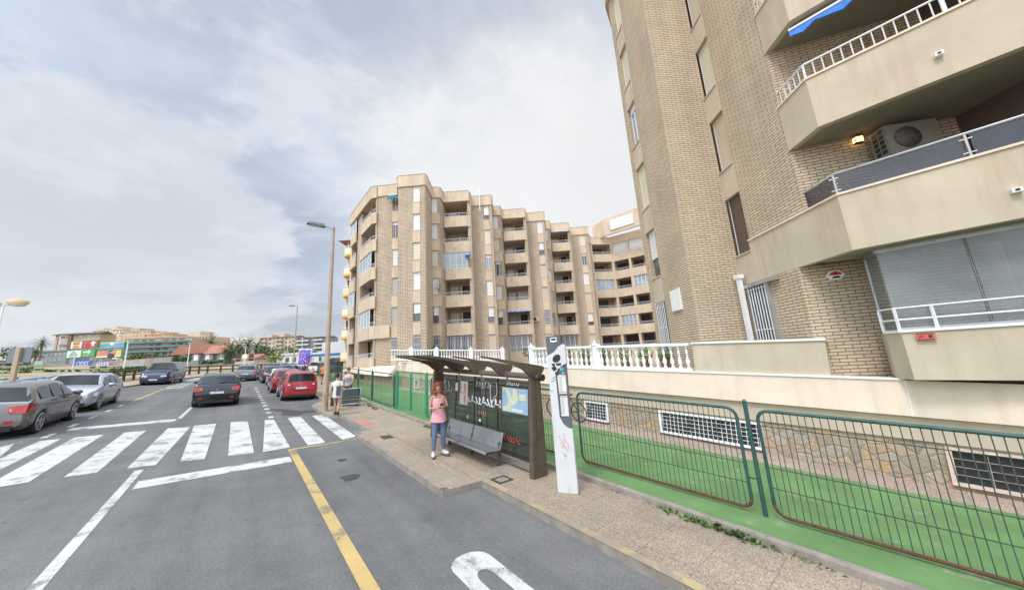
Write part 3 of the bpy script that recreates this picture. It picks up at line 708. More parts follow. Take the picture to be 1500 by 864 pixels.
am = MB(); am.tube([(-2.35, 31.9, 18.0), (-2.35, 31.9, 20.6)], .05, 6); tag(am.build('mast', M['white_metal']), 'thin white mast pipe rising past the roof band of the stepped block', 'mast')

# ---- the near brick tower at the right
near = thing('apartment_building', 'near tan brick apartment tower with angled balconies, rising out of the frame at the right', 'building', (9, 9, .6))
rn = random.Random(11)
wl = MB(); TB = [5.3+2.8*k for k in range(6)]; SL = [5.0+2.8*k for k in range(5)]; ZN = 18.7
Z0 = 0.2
a1 = 5.76
wl.wall((8.2, 16.5), (a1, 12.45), Z0, ZN, .25); wl.wall((a1, 12.45), (a1, 12.05), Z0, ZN, .25)
window_col(near, wl, (a1, 12.05), (a1, 11.35), [2.2]+SL, Z0, ZN, pan=.92, sh=['grille', 'half', 'sh_cream', 'glass_pale', 'sh_cream', 'sh_cream'], rng=rn, mt='beige2')
wl.wall((a1, 11.35), (5.7, 9.45), Z0, ZN, .25); wl.wall((5.7, 9.45), (7.24, 9.45), Z0, ZN, .25)
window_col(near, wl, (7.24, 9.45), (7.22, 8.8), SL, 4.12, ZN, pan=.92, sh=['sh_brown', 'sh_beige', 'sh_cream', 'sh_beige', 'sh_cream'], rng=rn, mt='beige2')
wl.wall((7.22, 8.8), (7.18, 6.95), 4.13, ZN, .2)
wl.wall((7.24, 9.45), (7.13, 7.42), Z0, 4.125, .2); wl.wall((7.13, 7.42), (8.3, 7.0), Z0, 4.125, .2)
wl.wall((8.3, 7.0), (10.05, 6.3), Z0, 4.125, .2)
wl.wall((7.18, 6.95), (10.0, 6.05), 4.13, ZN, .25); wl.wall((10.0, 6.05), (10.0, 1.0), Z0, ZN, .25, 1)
wl.prism([(5.75, 9.5), (7.3, 9.5), (7.2, 6.95), (10, 6.05), (10, 1), (16, 1), (16, 16), (8.2, 16.4), (5.8, 12.4)], ZN-.1, ZN, 0)
wl.wall((16, 16), (8.2, 16.5), Z0, ZN, .2); wl.wall((16, 1), (16, 16), Z0, ZN, .2)
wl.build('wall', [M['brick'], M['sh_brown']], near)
b = MB()
for p, q in (((8.2, 16.5), (a1, 12.45)), ((a1, 12.45), (5.7, 9.45)), ((5.7, 9.45), (7.24, 9.45)), ((7.24, 9.45), (7.2, 6.95))): b.wall(p, q, ZN, ZN+1.15, .25, 0, .15)
b.build('roof_parapet', M['beige'], near)
# ground-floor window with white bars beside the street door
w = MB(); w.wall((7.2, 9.15), (7.17, 8.45), 1.9, 4.0, .04, 1, .01)
for p, q in (((7.2, 9.2), (7.2, 9.13)), ((7.17, 8.47), (7.16, 8.36))): w.wall(p, q, 1.9, 4.05, .1, 0, .06)
w.wall((7.2, 9.2), (7.13, 8.0), 3.98, 4.08, .12, 0, .12)
wo = w.build('window', [M['galv'], M['glass']], near)
gr = MB()
for i in range(7): gr.tube([(7.12, 9.1-.1*i, 1.95), (7.12, 9.1-.1*i, 3.98)], .014, 6)
for z in (2.75, 3.9): gr.tube([(7.12, 9.13, z), (7.12, 8.45, z)], .014, 6)
gr.build('grille', M['white_metal'], wo)
wb = MB(); wb.wall((5.72, 10.75), (5.71, 10.15), 3.6, 4.3, .06, 0, .05); wb.build('wall_plate', M['white'], near)
FR = ((7.08, 6.12), (11.2, 2.0))
def near_balcony(T, kind, start):
    zb = T-1.18; b = MB()
    path = [start, FR[0], FR[1]]
    for i_, (p, q) in enumerate(zip(path, path[1:])): b.wall(p, q, zb+.002*i_, T-.002*i_, .14, 0)
    poly = [(start[0]+.05, start[1]), (FR[0][0]+.1, FR[0][1]+.06), (FR[1][0], FR[1][1]+.12), (11.2, 6), (9.98, 6.03), (7.3, 6.9)]
    b.prism(poly, zb+.004, zb+.16, 1)
    for i_, (p, q) in enumerate(zip(path, path[1:])): b.wall(p, q, T+.001+.002*i_, T+.045+.002*i_, .2, 2, .03)
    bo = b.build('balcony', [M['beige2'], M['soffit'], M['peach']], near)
    c = Vector(FR[0]).lerp(Vector(FR[1]), .29 if kind != 'glass' else .33); n = Vector((-.707, -.707))
    s = MB(); s.box(-.05, .05, -.09, .03, -.035, .035, 0, Matrix.Translation((c.x, c.y, zb+.45)) @ Matrix.Rotation(-pi/4, 4, 'Z')); s.box(-.022, .022, -.094, -.088, -.02, .02, 1, Matrix.Translation((c.x, c.y, zb+.45)) @ Matrix.Rotation(-pi/4, 4, 'Z')); s.build('drain_spout', [M['white'], M['black']], bo)
    r = MB(); P0, P1, P2 = Vector(start), Vector(FR[0]), Vector(FR[1])
    i1 = Vector((.07, .05)); q0, q1, q2 = (P0 if start[1] < 8 else Vector((7.18, 6.95)))+i1, P1+i1, P2+i1
    if kind == 'pickets':
        rail_pickets(r, q0, q1, T+.045, T+.44, .15, .011, .024); rail_pickets(r, q1+(q2-q1)*.002, q2, T+.046, T+.441, .15, .011, .0235, first=1)
        for t in (.33, .66): c = q1.lerp(q2, t); r.tube([(c.x, c.y, T), (c.x, c.y, T+.44)], .027, 7)
        r.build('railing', M['white_metal'], bo)
    elif kind == 'glass':
        ds = [q0, q1, q1.lerp(q2, .285), q1.lerp(q2, .57), q1.lerp(q2, .86)]
        r.tube([(q.x, q.y, T+.5) for q in (q0, q1, q2)], .027, 8)
        for c in ds:
            r.tube([(c.x, c.y, T), (c.x, c.y, T+.5)], .02, 8)
            for z in (T+.14, T+.4): r.tube([(c.x-.05, c.y+.05, z), (c.x+.05, c.y-.05, z)], .012, 6)
        ro = r.build('railing', M['galv'], bo)
        gl = MB()
        for p, q in ((q0, q1), (q1, ds[2]), (ds[2], ds[3]), (ds[3], ds[4]), (ds[4], q2)): gl.wall(p.lerp(q, .03), q.lerp(p, .03), T+.06, T+.47, .012)
        gl.build('glass_panel', M['tint'], bo)
M['tint'] = glassy('smoked_railing_glass', (.05, .055, .068), .08, .58)
for k, T in enumerate(TB[:6]):
    near_balcony(T, 'glass' if k == 0 else 'pickets', (7.2, 8.82) if k == 0 else (7.15, 6.97))
# glazed ground-floor balcony with a low white railing
b = MB(); P = [(8.15, 6.95), (7.62, 6.42), (7.46, 6.02), (11.4, 2.08)]
for i_, (p, q) in enumerate(zip(P[1:], P[2:])): b.wall(p, q, 1.58+.002*i_, 2.437-.002*i_, .14, 0); b.wall(p, q, 2.44+.002*i_, 2.49+.002*i_, .2, 1, .03)
b.wall(P[0], P[1], 1.586, 2.431, .14, 0)
b.prism([(8.15, 6.95), (7.68, 6.42), (7.55, 6.06), (11.4, 2.2), (11.4, 5.4), (10, 6.2)], 1.584, 1.72, 2)
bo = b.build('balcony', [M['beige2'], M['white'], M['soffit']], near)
r = MB(); ii = Vector((.05, .05)); Q = [Vector(p)+ii for p in P[1:]]
for p, q in zip(Q, Q[1:]):
    for z in (2.68, 2.9): r.tube([(p.x, p.y, z), (q.x, q.y, z)], .016, 6)
for c in (Q[0], Q[1], Q[1].lerp(Q[2], .08), Q[1].lerp(Q[2], .34), Q[1].lerp(Q[2], .62), Q[1].lerp(Q[2], .9)): r.tube([(c.x, c.y, 2.49), (c.x, c.y, 2.9)], .024, 4)
r.build('railing', M['white_metal'], bo)
M['encl'] = glassy('enclosure_glass', (.30, .33, .33), .04, .42, 1)
e = MB(); E0, E1, E2 = Vector((7.98, 6.72)), Vector((7.62, 6.2)), Vector((11.4, 2.42))
e.wall(E0, E1, 2.49, 4.1, .01, 0); 
for i in range(5): e.wall(E1.lerp(E2, i*.2+.003), E1.lerp(E2, i*.2+.197), 2.5, 4.06, .01, 0)
for c in (E0, ): e.tube([(c.x, c.y, 2.45), (c.x, c.y, 4.12)], .03, 6, 1)
for i in range(1, 5): c = E1.lerp(E2, i*.2); e.tube([(c.x, c.y, 2.5), (c.x, c.y, 4.1)], .008, 4, 1)
e.wall(E0, E1, 4.04, 4.12, .05, 1, .02); e.wall(E1, E2, 4.04, 4.12, .05, 1, .02); e.wall(E1, E2, 2.49, 2.53, .05, 1, .02)
e.build('glazing', [M['encl'], M['galv']], bo)
# downpipe by the barred window
dp = MB(); dp.box(6.98, 7.08, 9.2, 9.32, 1.8, 4.3); dp.box(6.95, 7.12, 9.16, 9.36, 4.3, 4.42); dp.build('downpipe', M['white'], near)
# things fixed on the tower
M['ac_body'] = plain('dull_beige_metal', (.22, .205, .17), .6, .12, 3); M['ac_fan'] = plain('dark_grille', (.10, .09, .075), .6, .2, 12)
ac = aircon((8.85, 6.12, 6.12), 'large grey air conditioner bracketed to the brick of the glass railed balcony', 1.12, radians(-10), None, 'ac_body', 'ac_fan')
gl = MB()
for i in range(5):
    for j in range(2): gl.box(-.475, -.468, -.12+.13*j, -.02+.13*j, .08+.115*i, .165+.115*i)
gl.build('side_grille', M['black'], ac, False)
lt = thing('wall_lamp', 'lit warm wall lantern on the brick of the glass railed balcony', 'lamp', (8.3, 6.5, 6.72), Matrix.Rotation(radians(-18), 3, 'Z') @ Matrix.Scale(.8, 3))
mb = MB(); mb.box(-.09, .09, -.1, .02, 0, .16); 
m, n, bb = newmat('lantern_glow'); bb.inputs['Base Color'].default_value = (1, .75, .4, 1); bb.inputs['Emission Color'].default_value = (1, .62, .25, 1); bb.inputs['Emission Strength'].default_value = 2.2
mb.build('shade', m, lt, False)
mb = MB(); mb.box(-.1, .1, -.11, .03, .16, .18); mb.box(-.1, .1, -.11, .03, -.02, 0)
for x in (-.1, .09): 
    for y in (-.11, .015): mb.box(x, x+.012, y, y+.012, -.003, .163)
mb.build('frame', M['iron'], lt, False)
awning((7.10, 6.22), (9.2, 4.05), 9.52, .2, .12, 'ragged blue canvas awning rolled under the balcony at the top right', 'blue_awn')
al = thing('alarm_box', 'white hexagonal alarm box with a red front on the brick below the glass railed balcony', 'alarm', (7.72, 7.2, 3.83), radians(-20))
mb = MB(); hx = [(.17*cos(pi/3*i), .12*sin(pi/3*i)) for i in range(6)]; MR = Matrix.Rotation(pi/2, 4, 'X')
mb.prism(hx, 0, .07, 0, MR); mb.build('casing', M['white'], al, False)
mb = MB(); mb.prism([(.115*cos(a), .085*sin(a)) for a in [pi*k/8 for k in range(9)]], .068, .078, 0, MR); mb.build('front_panel', plain('alarm_red', (.55, .04, .03), .4), al, False)
mb = MB(); mb.prism([(.09*cos(a)*.9, -.07+.05*sin(a)) for a in [pi*k/8 for k in range(9)]], .068, .076, 0, MR); mb.prism([(-.025, .01), (.025, .01), (.015, .06), (-.015, .06)], .078, .082, 0, MR); mb.build('lens', M['black'], al, False)
sg = thing('warning_sign', 'small red rectangular sign with dark lettering on the lowest balcony of the tower', 'sign', (7.62, 5.80, 2.28), radians(-45))
mb = MB(); mb.box(-.11, .11, -.012, 0, 0, .13); mb.build('plate', plain('sign_red', (.62, .12, .09), .5), sg, False)
mb = MB(); 
for z, xs in ((.11, (-.1, -.06, -.02, .02, .06)), (.01, (-.1, -.06, -.02, .02, .06))):
    for x in xs: mb.box(x, x+.028, -.016, -.0125, z, z+.014)
mb.box(.03, .07, -.016, -.0125, .045, .095); mb.box(-.09, -.04, -.016, -.0125, .05, .058); mb.box(-.08, -.02, -.016, -.0125, .07, .08)
mb.build('lettering', M['black'], sg, False)
pl = thing('wall_plate', 'round blue patterned ceramic plate hung on brick behind the second balcony railing', 'plate', (8.6, 6.42, 8.15), radians(-18))
mb = MB(); mb.lathe((0, -.02, .12), [(0, .02), (.07, .02), (.13, 0), (.13, -.01), (0, -.01)], 16, axis=Matrix.Rotation(pi/2, 3, 'X')); mb.build('dish', plain('blue_ceramic', (.06, .08, .22), .3, .6, 18), pl, False)

# ---- street wall, terrace and balustrades
def sbox(mb, X0, X1, Y0, Y1, z0, z1, mi=0):
    return mb.hexa([S(X0, Y0, z0), S(X1, Y0, z0), S(X1, Y1, z0), S(X0, Y1, z0), S(X0, Y0, z1), S(X1, Y0, z1), S(X1, Y1, z1), S(X0, Y1, z1)], mi)
g = MB(); flat(g, [(10.3, 2.2), (10.3, 25), (26, 40), (50, 40), (50, 2.2)], 1.93); struct('terrace', g, M['walk_court'])
sw = thing('retaining_wall', 'long pale peach terrace wall with a stone clad foot behind the green fence', 'wall', S(9.9, 8, .12))
b = MB(); sbox(b, 10.06, 10.35, -9, 26, .1, .9); b.build('stone_cladding', M['stone'], sw)
b = MB(); sbox(b, 10.01, 10.36, -9, 26, .9, 1.34); b.build('lower_band', M['peach_lo'], sw)
b = MB(); sbox(b, 9.90, 10.37, -9, 26, 1.34, 2.0); b.build('upper_band', M['peach'], sw)
b = MB(); sbox(b, 9.87, 10.40, 1.0, 26, 2.0, 2.04); sbox(b, 9.87, 10.2, .0, 1.0, 2.0, 2.04); b.build('coping', M['white'], sw)
b = MB(); sbox(b, 9.892, 9.903, -.008, .008, 1.342, 1.998); b.build('joint_strip', M['white'], sw)
def basement_window(Y0, Y1, label, frame, rust=False):
    t = thing('basement_window', label, 'window', S(10.05, (Y0+Y1)/2, .3), None, 'barred basement windows in the stone foot of the wall')
    b = MB(); z0, z1 = .27, .80
    for a in ((Y0, Y1, z0-.05, z0), (Y0, Y1, z1, z1+.045), (Y0, Y0+.07, z0, z1), (Y1-.07, Y1, z0, z1)): sbox(b, 9.97, 10.08, *a)
    b.build('frame', frame, t)
    b = MB(); sbox(b, 10.045, 10.055, Y0+.07, Y1-.07, z0, z1); b.build('pane', M['black'], t)
    b = MB(); n = int((Y1-Y0)/(.11 if not rust else .42))
    for i in range(1, n): Y = Y0+(Y1-Y0)*i/n; sbox(b, 10.0, 10.015, Y-.0055, Y+.0055, z0, z1)
    for i in range(1, 5 if not rust else 4): z = z0+(z1-z0)*i/(5 if not rust else 4); sbox(b, 9.998, 10.012, Y0+.05, Y1-.05, z-.005, z+.005)
    b.build('bars', frame if not rust else plain('rusty_bars', (.33, .27, .25), .8, .4, 9), t)
basement_window(2.42, 4.97, 'wide white barred basement window behind the middle fence panel', M['white'])
basement_window(6.75, 7.75, 'short white barred basement window beside the parked bicycle', M['white'])
basement_window(-2.9, -.28, 'weathered basement window with rusty bars at the right edge', plain('worn_frame', (.62, .50, .42), .8, .25, 6), True)
basement_window(18.3, 19.3, 'small white barred basement window seen through the green gate', M['white'])
basement_window(22.3, 23.0, 'small barred basement window far along the wall left of the gate', M['white'])
tp = thing('parapet_wall', 'solid beige terrace parapet with white coping next to the balustrade', 'wall', S(9.95, 2.4, 2.04))
b = MB(); sbox(b, 9.92, 10.12, 1.02, 3.78, 2.04, 2.80); b.build('panel', M['beige2'], tp)
b = MB(); sbox(b, 9.88, 10.16, 1.0, 3.80, 2.80, 2.85); b.build('coping', M['white'], tp)

def baluster_bm(mb, base, h, s=1):
    pr = [(.055, 0), (.055, .06), (.03, .09), (.035, .13), (.066, .26), (.058, .36), (.03, .47), (.024, .55), (.032, .63), (.05, .70), (.03, .76), (.028, .84), (.045, .9), (.055, .94), (.055, 1)]
    mb.lathe(base, [(r*s, z*h) for r, z in pr], 8)
def balustrade(label, P, Q, h, sp, posts, posth, ps=.13):
    """P, Q: world base points; posts: fractions"""
    P = Vector(P); Q = Vector(Q); d = Q-P; L = d.length; u = d.normalized(); n = Vector((u.y, -u.x, 0))
    t = thing('balustrade', label, 'balustrade', P)
    def bar(z0, z1, w, nm):
        b = MB(); pts = []
        for z in (z0, z1):
            for q, s_ in ((P, 1), (Q, 1), (Q, -1), (P, -1)): pts.append(q+n*w*s_+Vector((0, 0, z)))
        b.hexa(pts); b.build(nm, M['white'], t)
    bar(0, .07, .085, 'base_rail'); bar(h-.08, h, .095, 'top_rail')
    k = int(L/sp)
    for i in range(k):
        f = (i+.5)/k
        if any(abs(f-p)*L < ps+.05 for p in posts): continue
        b = MB(); baluster_bm(b, P+d*f+Vector((0, 0, .07)), h-.15); b.build('baluster', M['white'], t)
    for p in posts:
        c = P+d*p; b = MB()
        b.box(c.x-ps, c.x+ps, c.y-ps, c.y+ps, c.z-.03, c.z+posth); b.box(c.x-ps-.03, c.x+ps+.03, c.y-ps-.03, c.y+ps+.03, c.z+posth, c.z+posth+.05)
        b.lathe((c.x, c.y, c.z+posth+.05), [(ps*.9, 0), (ps*.5, .05), (ps*.2, .09), (.03, .11), (.035, .14), (0, .17)], 8)
        b.build('post', M['white'], t)
    return t
balustrade('white turned balustrade on the peach wall between the solid parapet and the info column', S(10.02, 3.85, 2.04), S(10.02, 10.6, 2.04), .80, .225, (0.485, .99), .80, .12)
balustrade('distant white balustrade above the bus shelter roof in front of the stepped block', (-9.15, 25.0, 2.72), (-.35, 25.0, 2.17), .82, .2, (.18, .40, .70, .975), .86, .15)
balustrade('short return of white balustrade beside the terrace entrance', S(10.15, 10.75, 2.04), S(12.6, 11.4, 2.04), .8, .225, (0.99, ), .8, .12)

# ================================================================== STREET FURNITURE
Zu = Vector((0, 0, 1))
def text_mesh(name, txt, size, mat, parent, M4, extrude=.002, align='CENTER'):
    cu = bpy.data.curves.new(name, 'FONT'); cu.body = txt; cu.size = size; cu.extrude = extrude; cu.align_x = align; cu.align_y = 'CENTER'; cu.resolution_u = 2
    to = bpy.data.objects.new(name, cu); col.objects.link(to)
    me = bpy.data.meshes.new_from_object(to.evaluated_get(bpy.context.evaluated_depsgraph_get()))
    bpy.data.objects.remove(to); me.name = name; me.materials.clear(); me.materials.append(mat)
    o = bpy.data.objects.new(name, me); col.objects.link(o); o.parent = parent; o.matrix_basis = M4
    return o
M['fence'] = plain('dark_green_tube', (.028, .085, .075), .5, .3, 6, dirt=((.17, .07, .03), 7, .66))
M['fence_wire'] = plain('green_wire', (.05, .075, .06), .6, .3, 6)
M['rust'] = plain('rusty_tube', (.10, .042, .024), .85, .35, 14)
M['gate'] = plain('bright_green_tube', (.02, .26, .12), .45, .15, 5)
def fx(Y):
    if Y < 16: return 6.27-.040*Y
    P = [(16, 5.63), (20, 5.75), (28, 6.35), (35, 6.9), (48, 7.8), (56, 10.7)]
    for (a, x0), (b, x1) in zip(P, P[1:]):
        if Y <= b: return x0+(x1-x0)*(Y-a)/(b-a)
    return 10.7
def fence_panel(Ya, Yb, label, far=False, ga=.14, gb=.14):
    """panel from Ya to Yb (Ya nearer the camera), its post at Ya"""
    P = S(fx(Ya), Ya, .15); Q = S(fx(Yb), Yb, .15); d = Q-P
    t = thing('fence_panel', label, 'fence', P, None, 'green mesh fence panels round the court')
    b = MB(); b.tube([P-Zu*.03, P+Zu*1.62], .03, 8); b.lathe(P+Zu*1.62, [(.03, 0), (.02, .02), (0, .03)], 8); b.build('post', M['fence'], t)
    u_ = d.normalized(); A, B = P+u_*ga, Q-u_*(gb if not far else .05)
    def pt(u, z): return A+(B-A)*u+Zu*z
    L = (B-A).length; r = .14; ru = r/L; lo, hi = .06, 1.50
    cor = []
    def arc(cu, cz, a0):
        return [pt(cu+cos(a)*ru, cz+sin(a)*r) for a in [a0+pi/2*k/4 for k in range(5)]]
    top = [pt(0, lo+r)]+[pt(ru+cos(a)*ru, hi-r+sin(a)*r) for a in [pi-pi/2*k/4 for k in range(5)]]+[pt(1-ru+cos(a)*ru, hi-r+sin(a)*r) for a in [pi/2-pi/2*k/4 for k in range(5)]]+[pt(1, lo+r)]
    bot = [pt(0, lo+r)]+[pt(ru+cos(a)*ru, lo+r+sin(a)*r) for a in [pi+pi/2*k/4 for k in range(5)]]+[pt(1-ru+cos(a)*ru, lo+r+sin(a)*r) for a in [-pi/2+pi/2*k/4 for k in range(5)]]+[pt(1, lo+r)]
    b = MB(); b.tube(top, .024, 8); b.build('frame', M['fence'], t)
    b = MB(); b.tube(bot, .023, 8); b.build('bottom_rail', M['rust'] if not far else M['fence'], t)
    b = MB(); n = int(L/(.078 if not far else .11)); w = .0062 if not far else .004
    for i in range(1, n):
        u = i/n; ed = min(u, 1-u)*L; dz = (r-sqrt(max(0, r*r-(r-ed)**2))) if ed < r else 0
        off = d.cross(Zu).normalized()*.004*sin(i*5.3)
        b.tube([pt(u, lo+dz)+off, pt(u+.003*sin(i*3.1), .8)+off*2.2, pt(u, hi-dz)+off], w, 3, caps=False)
    for z in (.42, .70, 1.28): b.tube([pt(0, z), pt(.5, z-.008), pt(1, z)], w*1.05, 3, caps=False)
    b.build('wire_mesh', M['fence_wire'], t)
    b = MB(); 
    for z in (.5, 1.2): b.tube([P+Zu*z, A+Zu*z], .012, 5)
    b.build('clamp', M['rust'] if not far else M['fence'], t)
    return t
fence_panel(-2.1, 1.50, 'green mesh fence panel nearest the camera, at the right edge', gb=.03)
fence_panel(1.60, 4.95, 'green mesh fence panel right of the info column, with a rusty bottom rail')
fence_panel(5.07, 8.35, 'green mesh fence panel behind the info column and the right half of the shelter')
fence_panel(8.5, 11.75, 'green mesh fence panel behind the left half of the shelter')
# open gate
gt = thing('gate', 'bright green two leaf tube gate left of the bus shelter', 'gate', S(fx(12), 12, .13))
for Ya, Yb in ((12.05, 13.3), (13.4, 14.65)):
    P = S(fx(Ya), Ya, .18); Q = S(fx(Yb), Yb, .18); b = MB(); d = Q-P; u = .12/d.length
    b.tube([P+Zu*.06, P+Zu*1.5, P+d*u*.3+Zu*1.58, P+d*u+Zu*1.62, Q-d*u+Zu*1.62, Q-d*u*.3+Zu*1.58, Q+Zu*1.5, Q+Zu*.06], .024, 6); b.tube([P+Zu*.12, Q+Zu*.12], .024, 6)
    lf = b.build('leaf', M['gate'], gt); b = MB()
    for i in range(1, 11): b.tube([P+d*i/11+Zu*.12, P+d*i/11+Zu*1.6], .009, 4, caps=False)
    b.build('bars', M['gate'], lf)
for Y in (11.92, 14.78):
    b = MB(); p = S(fx(Y), Y, .12); b.tube([p, p+Zu*1.72], .04, 8); b.build('post', M['gate'], gt)
for i, Y in enumerate([15.0+3.35*k for k in range(11)]):
    lab = ['first', 'second', 'third', 'fourth', 'fifth', 'sixth', 'seventh', 'eighth', 'ninth', 'tenth', 'eleventh'][i]
    fence_panel(Y, Y+3.3, f'{lab} green mesh fence panel beyond the gate, counting away from the camera', True)

# ---- bus shelter
M['bronze'] = plain('bronze_steel', (.135, .105, .075), .5, .25, 3, metal=.35, dirt=((.22, .19, .16), 5, .6))
M['steel'] = plain('brushed_steel', (.42, .42, .42), .32, .14, 7, metal=.85)
m, n, b_ = newmat('tinted_shelter_glass'); b_.inputs['Base Color'].default_value = (.03, .035, .033, 1); b_.inputs['Roughness'].default_value = .05; b_.inputs['Alpha'].default_value = .58
v = vecnode(n, 'Object'); f = noise_(n, v, 2.2, 5, .7); lk(n, ramp(n, f, [(.3, (.52, .52, .52)), (.72, (.68, .68, .68))]), b_.inputs['Alpha']); M['shglass'] = m
sh = thing('bus_shelter', 'bronze bus stop shelter with fin shaped roof brackets and a tinted glass back', 'bus shelter', S(4.75, 7, .12))
b = MB(); sbox(b, 4.60, 4.72, 9.1, 9.22, .1, 2.02); sbox(b, 4.74, 4.88, 9.1, 9.22, .1, 2.0); b.build('post', M['bronze'], sh)
b = MB(); b.hexa([S(*p) for p in ((4.63, 4.86, .1), (4.74, 4.86, .1), (4.74, 4.98, .1), (4.63, 4.98, .1), (4.63, 4.9, 2.06), (4.73, 4.9, 2.06), (4.73, 5.0, 2.06), (4.63, 5.0, 2.06))])
b.hexa([S(*p) for p in ((4.75, 4.86, .1), (5.02, 4.86, .1), (5.02, 4.98, .1), (4.75, 4.98, .1), (4.74, 4.9, 2.02), (4.88, 4.9, 2.02), (4.88, 5.0, 2.02), (4.74, 5.0, 2.02))]); b.build('post', M['bronze'], sh)
b = MB(); b.tube([S(4.76, 9.35, 2.03), S(4.76, 4.78, 2.03)], .052, 12); b.build('beam', M['bronze'], sh)
b = MB(); b.tube([S(4.76, 4.78, 2.03), S(4.76, 4.70, 2.03)], .068, 14); b.build('beam_cap', M['black'], sh)
b = MB(); b.tube([S(4.76, 9.0, 2.09), S(4.76, 5.1, 2.09)], .022, 8); b.build('cable_duct', M['steel'], sh)
for Y in (4.92, 5.95, 7.0, 8.05, 9.2):
    prof_t = [(3.40, 2.46), (3.8, 2.405), (4.2, 2.35), (4.6, 2.30), (4.92, 2.26), (4.98, 2.23)]
    prof_b = [(3.40, 2.435), (3.8, 2.365), (4.15, 2.285), (4.42, 2.19), (4.58, 2.07), (4.64, 2.03)]
    prof_e = [(4.98, 2.20), (4.93, 2.12), (4.84, 2.03)]
    pf = prof_t+prof_e+prof_b[::-1]
    b = MB(); vs = [S(x, Y-.045, z) for x, z in pf]+[S(x, Y+.045, z) for x, z in pf]; k = len(pf)
    b.add(vs, [tuple(range(k)), tuple(range(2*k-1, k-1, -1))]+[(i, k+i, k+(i+1) % k, (i+1) % k) for i in range(k)]); b.build('roof_bracket', M['bronze'], sh)
b = MB(); X_ = [3.40, 3.8, 4.2, 4.6, 4.92]; Zt = [2.463, 2.408, 2.353, 2.303, 2.263]
for i in range(4):
    for y0, y1 in ((7.06, 7.99), (8.11, 9.14)):
        b.hexa([S(X_[i], y0, Zt[i]), S(X_[i+1], y0, Zt[i+1]), S(X_[i+1], y1, Zt[i+1]), S(X_[i], y1, Zt[i])]+[S(X_[i], y0, Zt[i]+.02), S(X_[i+1], y0, Zt[i+1]+.02), S(X_[i+1], y1, Zt[i+1]+.02), S(X_[i], y1, Zt[i]+.02)])
b.build('roof_panel', plain('smoked_roof', (.07, .065, .055), .4, .2), sh)
b = MB(); sbox(b, 4.846, 4.854, 5.02, 9.1, .30, 1.94); gp = b.build('glass_back', M['shglass'], sh)
b = MB()
for Y in (6.3, 7.3, 8.25): sbox(b, 4.838, 4.862, Y-.012, Y+.012, .3, 1.94)
b.build('glazing_bar', M['black'], sh)
b = MB(); sbox(b, 4.80, 4.90, 5.0, 9.1, .18, .28); b.build('lower_rail', M['steel'], sh)
b = MB()
for Y in (5.9, 6.95, 8.05):
    for dy in (-.06, .06): b.tube([S(4.8, Y, 1.99), S(4.845, Y+dy, 1.84)], .016, 5)
b.build('glass_clip', M['steel'], sh)
# posters and scrawl on the glass
def on_glass(mb, Y0, Y1, z0, z1, x=4.84, mi=0): return sbox(mb, x-.004, x, Y0, Y1, z0, z1, mi)
M['paper'] = plain('paper', (.66, .64, .60), .7, .06, 5); M['pred'] = plain('poster_red', (.62, .20, .15), .6, .1); M['mapblue'] = plain('map_blue', (.30, .44, .58), .5, .08); M['mapyel'] = plain('map_land', (.58, .60, .42), .5, .1, 8)
b = MB(); on_glass(b, 7.62, 8.02, 1.17, 1.78)
on_glass(b, 7.72, 7.80, 1.2, 1.42, 4.8345, 1); on_glass(b, 7.72, 7.80, 1.5, 1.72, 4.8345, 1); on_glass(b, 7.96, 8.0, 1.45, 1.75, 4.8345, 1); on_glass(b, 7.64, 8.0, 1.455, 1.47, 4.8345, 1)
b.build('timetable', [M['paper'], M['pred']], sh)
b = MB(); on_glass(b, 5.24, 6.12, 1.22, 1.75)
def blob(mb, pts, x, mi):
    k = len(pts); vs = [S(x, y, z) for y, z in pts]+[S(x+.002, y, z) for y, z in pts]
    mb.add(vs, [tuple(range(k)), tuple(range(2*k-1, k-1, -1))]+[(i, k+i, k+(i+1) % k, (i+1) % k) for i in range(k)], mi)
blob(b, [(6.10, 1.74), (5.95, 1.745), (5.85, 1.66), (5.76, 1.52), (5.72, 1.745), (5.60, 1.72), (5.56, 1.50), (5.68, 1.38), (5.8, 1.36), (5.84, 1.23), (6.11, 1.23), (6.08, 1.33), (5.95, 1.34), (5.88, 1.45), (5.93, 1.6), (6.03, 1.68), (6.1, 1.62)], 4.834, 1)
on_glass(b, 5.29, 5.52, 1.5, 1.64, 4.8345, 1); on_glass(b, 5.40, 5.78, 1.25, 1.31, 4.8345, 2)
b.build('area_map', [M['mapblue'], M['mapyel'], M['paper']], sh)
for q in ((8.14, 8.27, 1.5, 1.72), (7.57, 7.63, .84, .92), (6.98, 7.07, .85, .91)): b = MB(); on_glass(b, *q); b.build('sticker', M['paper'], sh)
rg = random.Random(3)
def scrawl(name, Ya, Yb, z0, h, n, r, mat, wob=1):
    L = Ya-Yb; b = MB(); N_ = n*16; ph = rg.uniform(0, 6); pts = []; rr = []
    for i in range(N_+1):
        t = i/N_; w = 2*pi*n*t
        y = Ya-L*t+L/n*.38*sin(w*1.0+ph)*wob; z = z0+h/2+h*.38*sin(w+ph+1.4+.6*sin(w*.37))+h*.16*sin(w*2.3+ph*2); pts.append(S(4.832, y, z)); rr.append(r*(.6+.5*abs(sin(w*.5+ph))))
    b.tube(pts, rr, 4)
    return b.build(name, mat, sh)
M['tagwhite'] = plain('spray_white', (.68, .70, .74), .7, .15); M['tagred'] = plain('spray_red', (.6, .05, .04), .7)
scrawl('graffiti', 7.5, 6.15, 1.26, .19, 8, .013, M['tagwhite']); scrawl('graffiti', 7.25, 6.6, 1.66, .16, 5, .004, M['tagwhite']); scrawl('graffiti', 5.95, 5.5, 1.80, .07, 6, .005, M['tagwhite'])
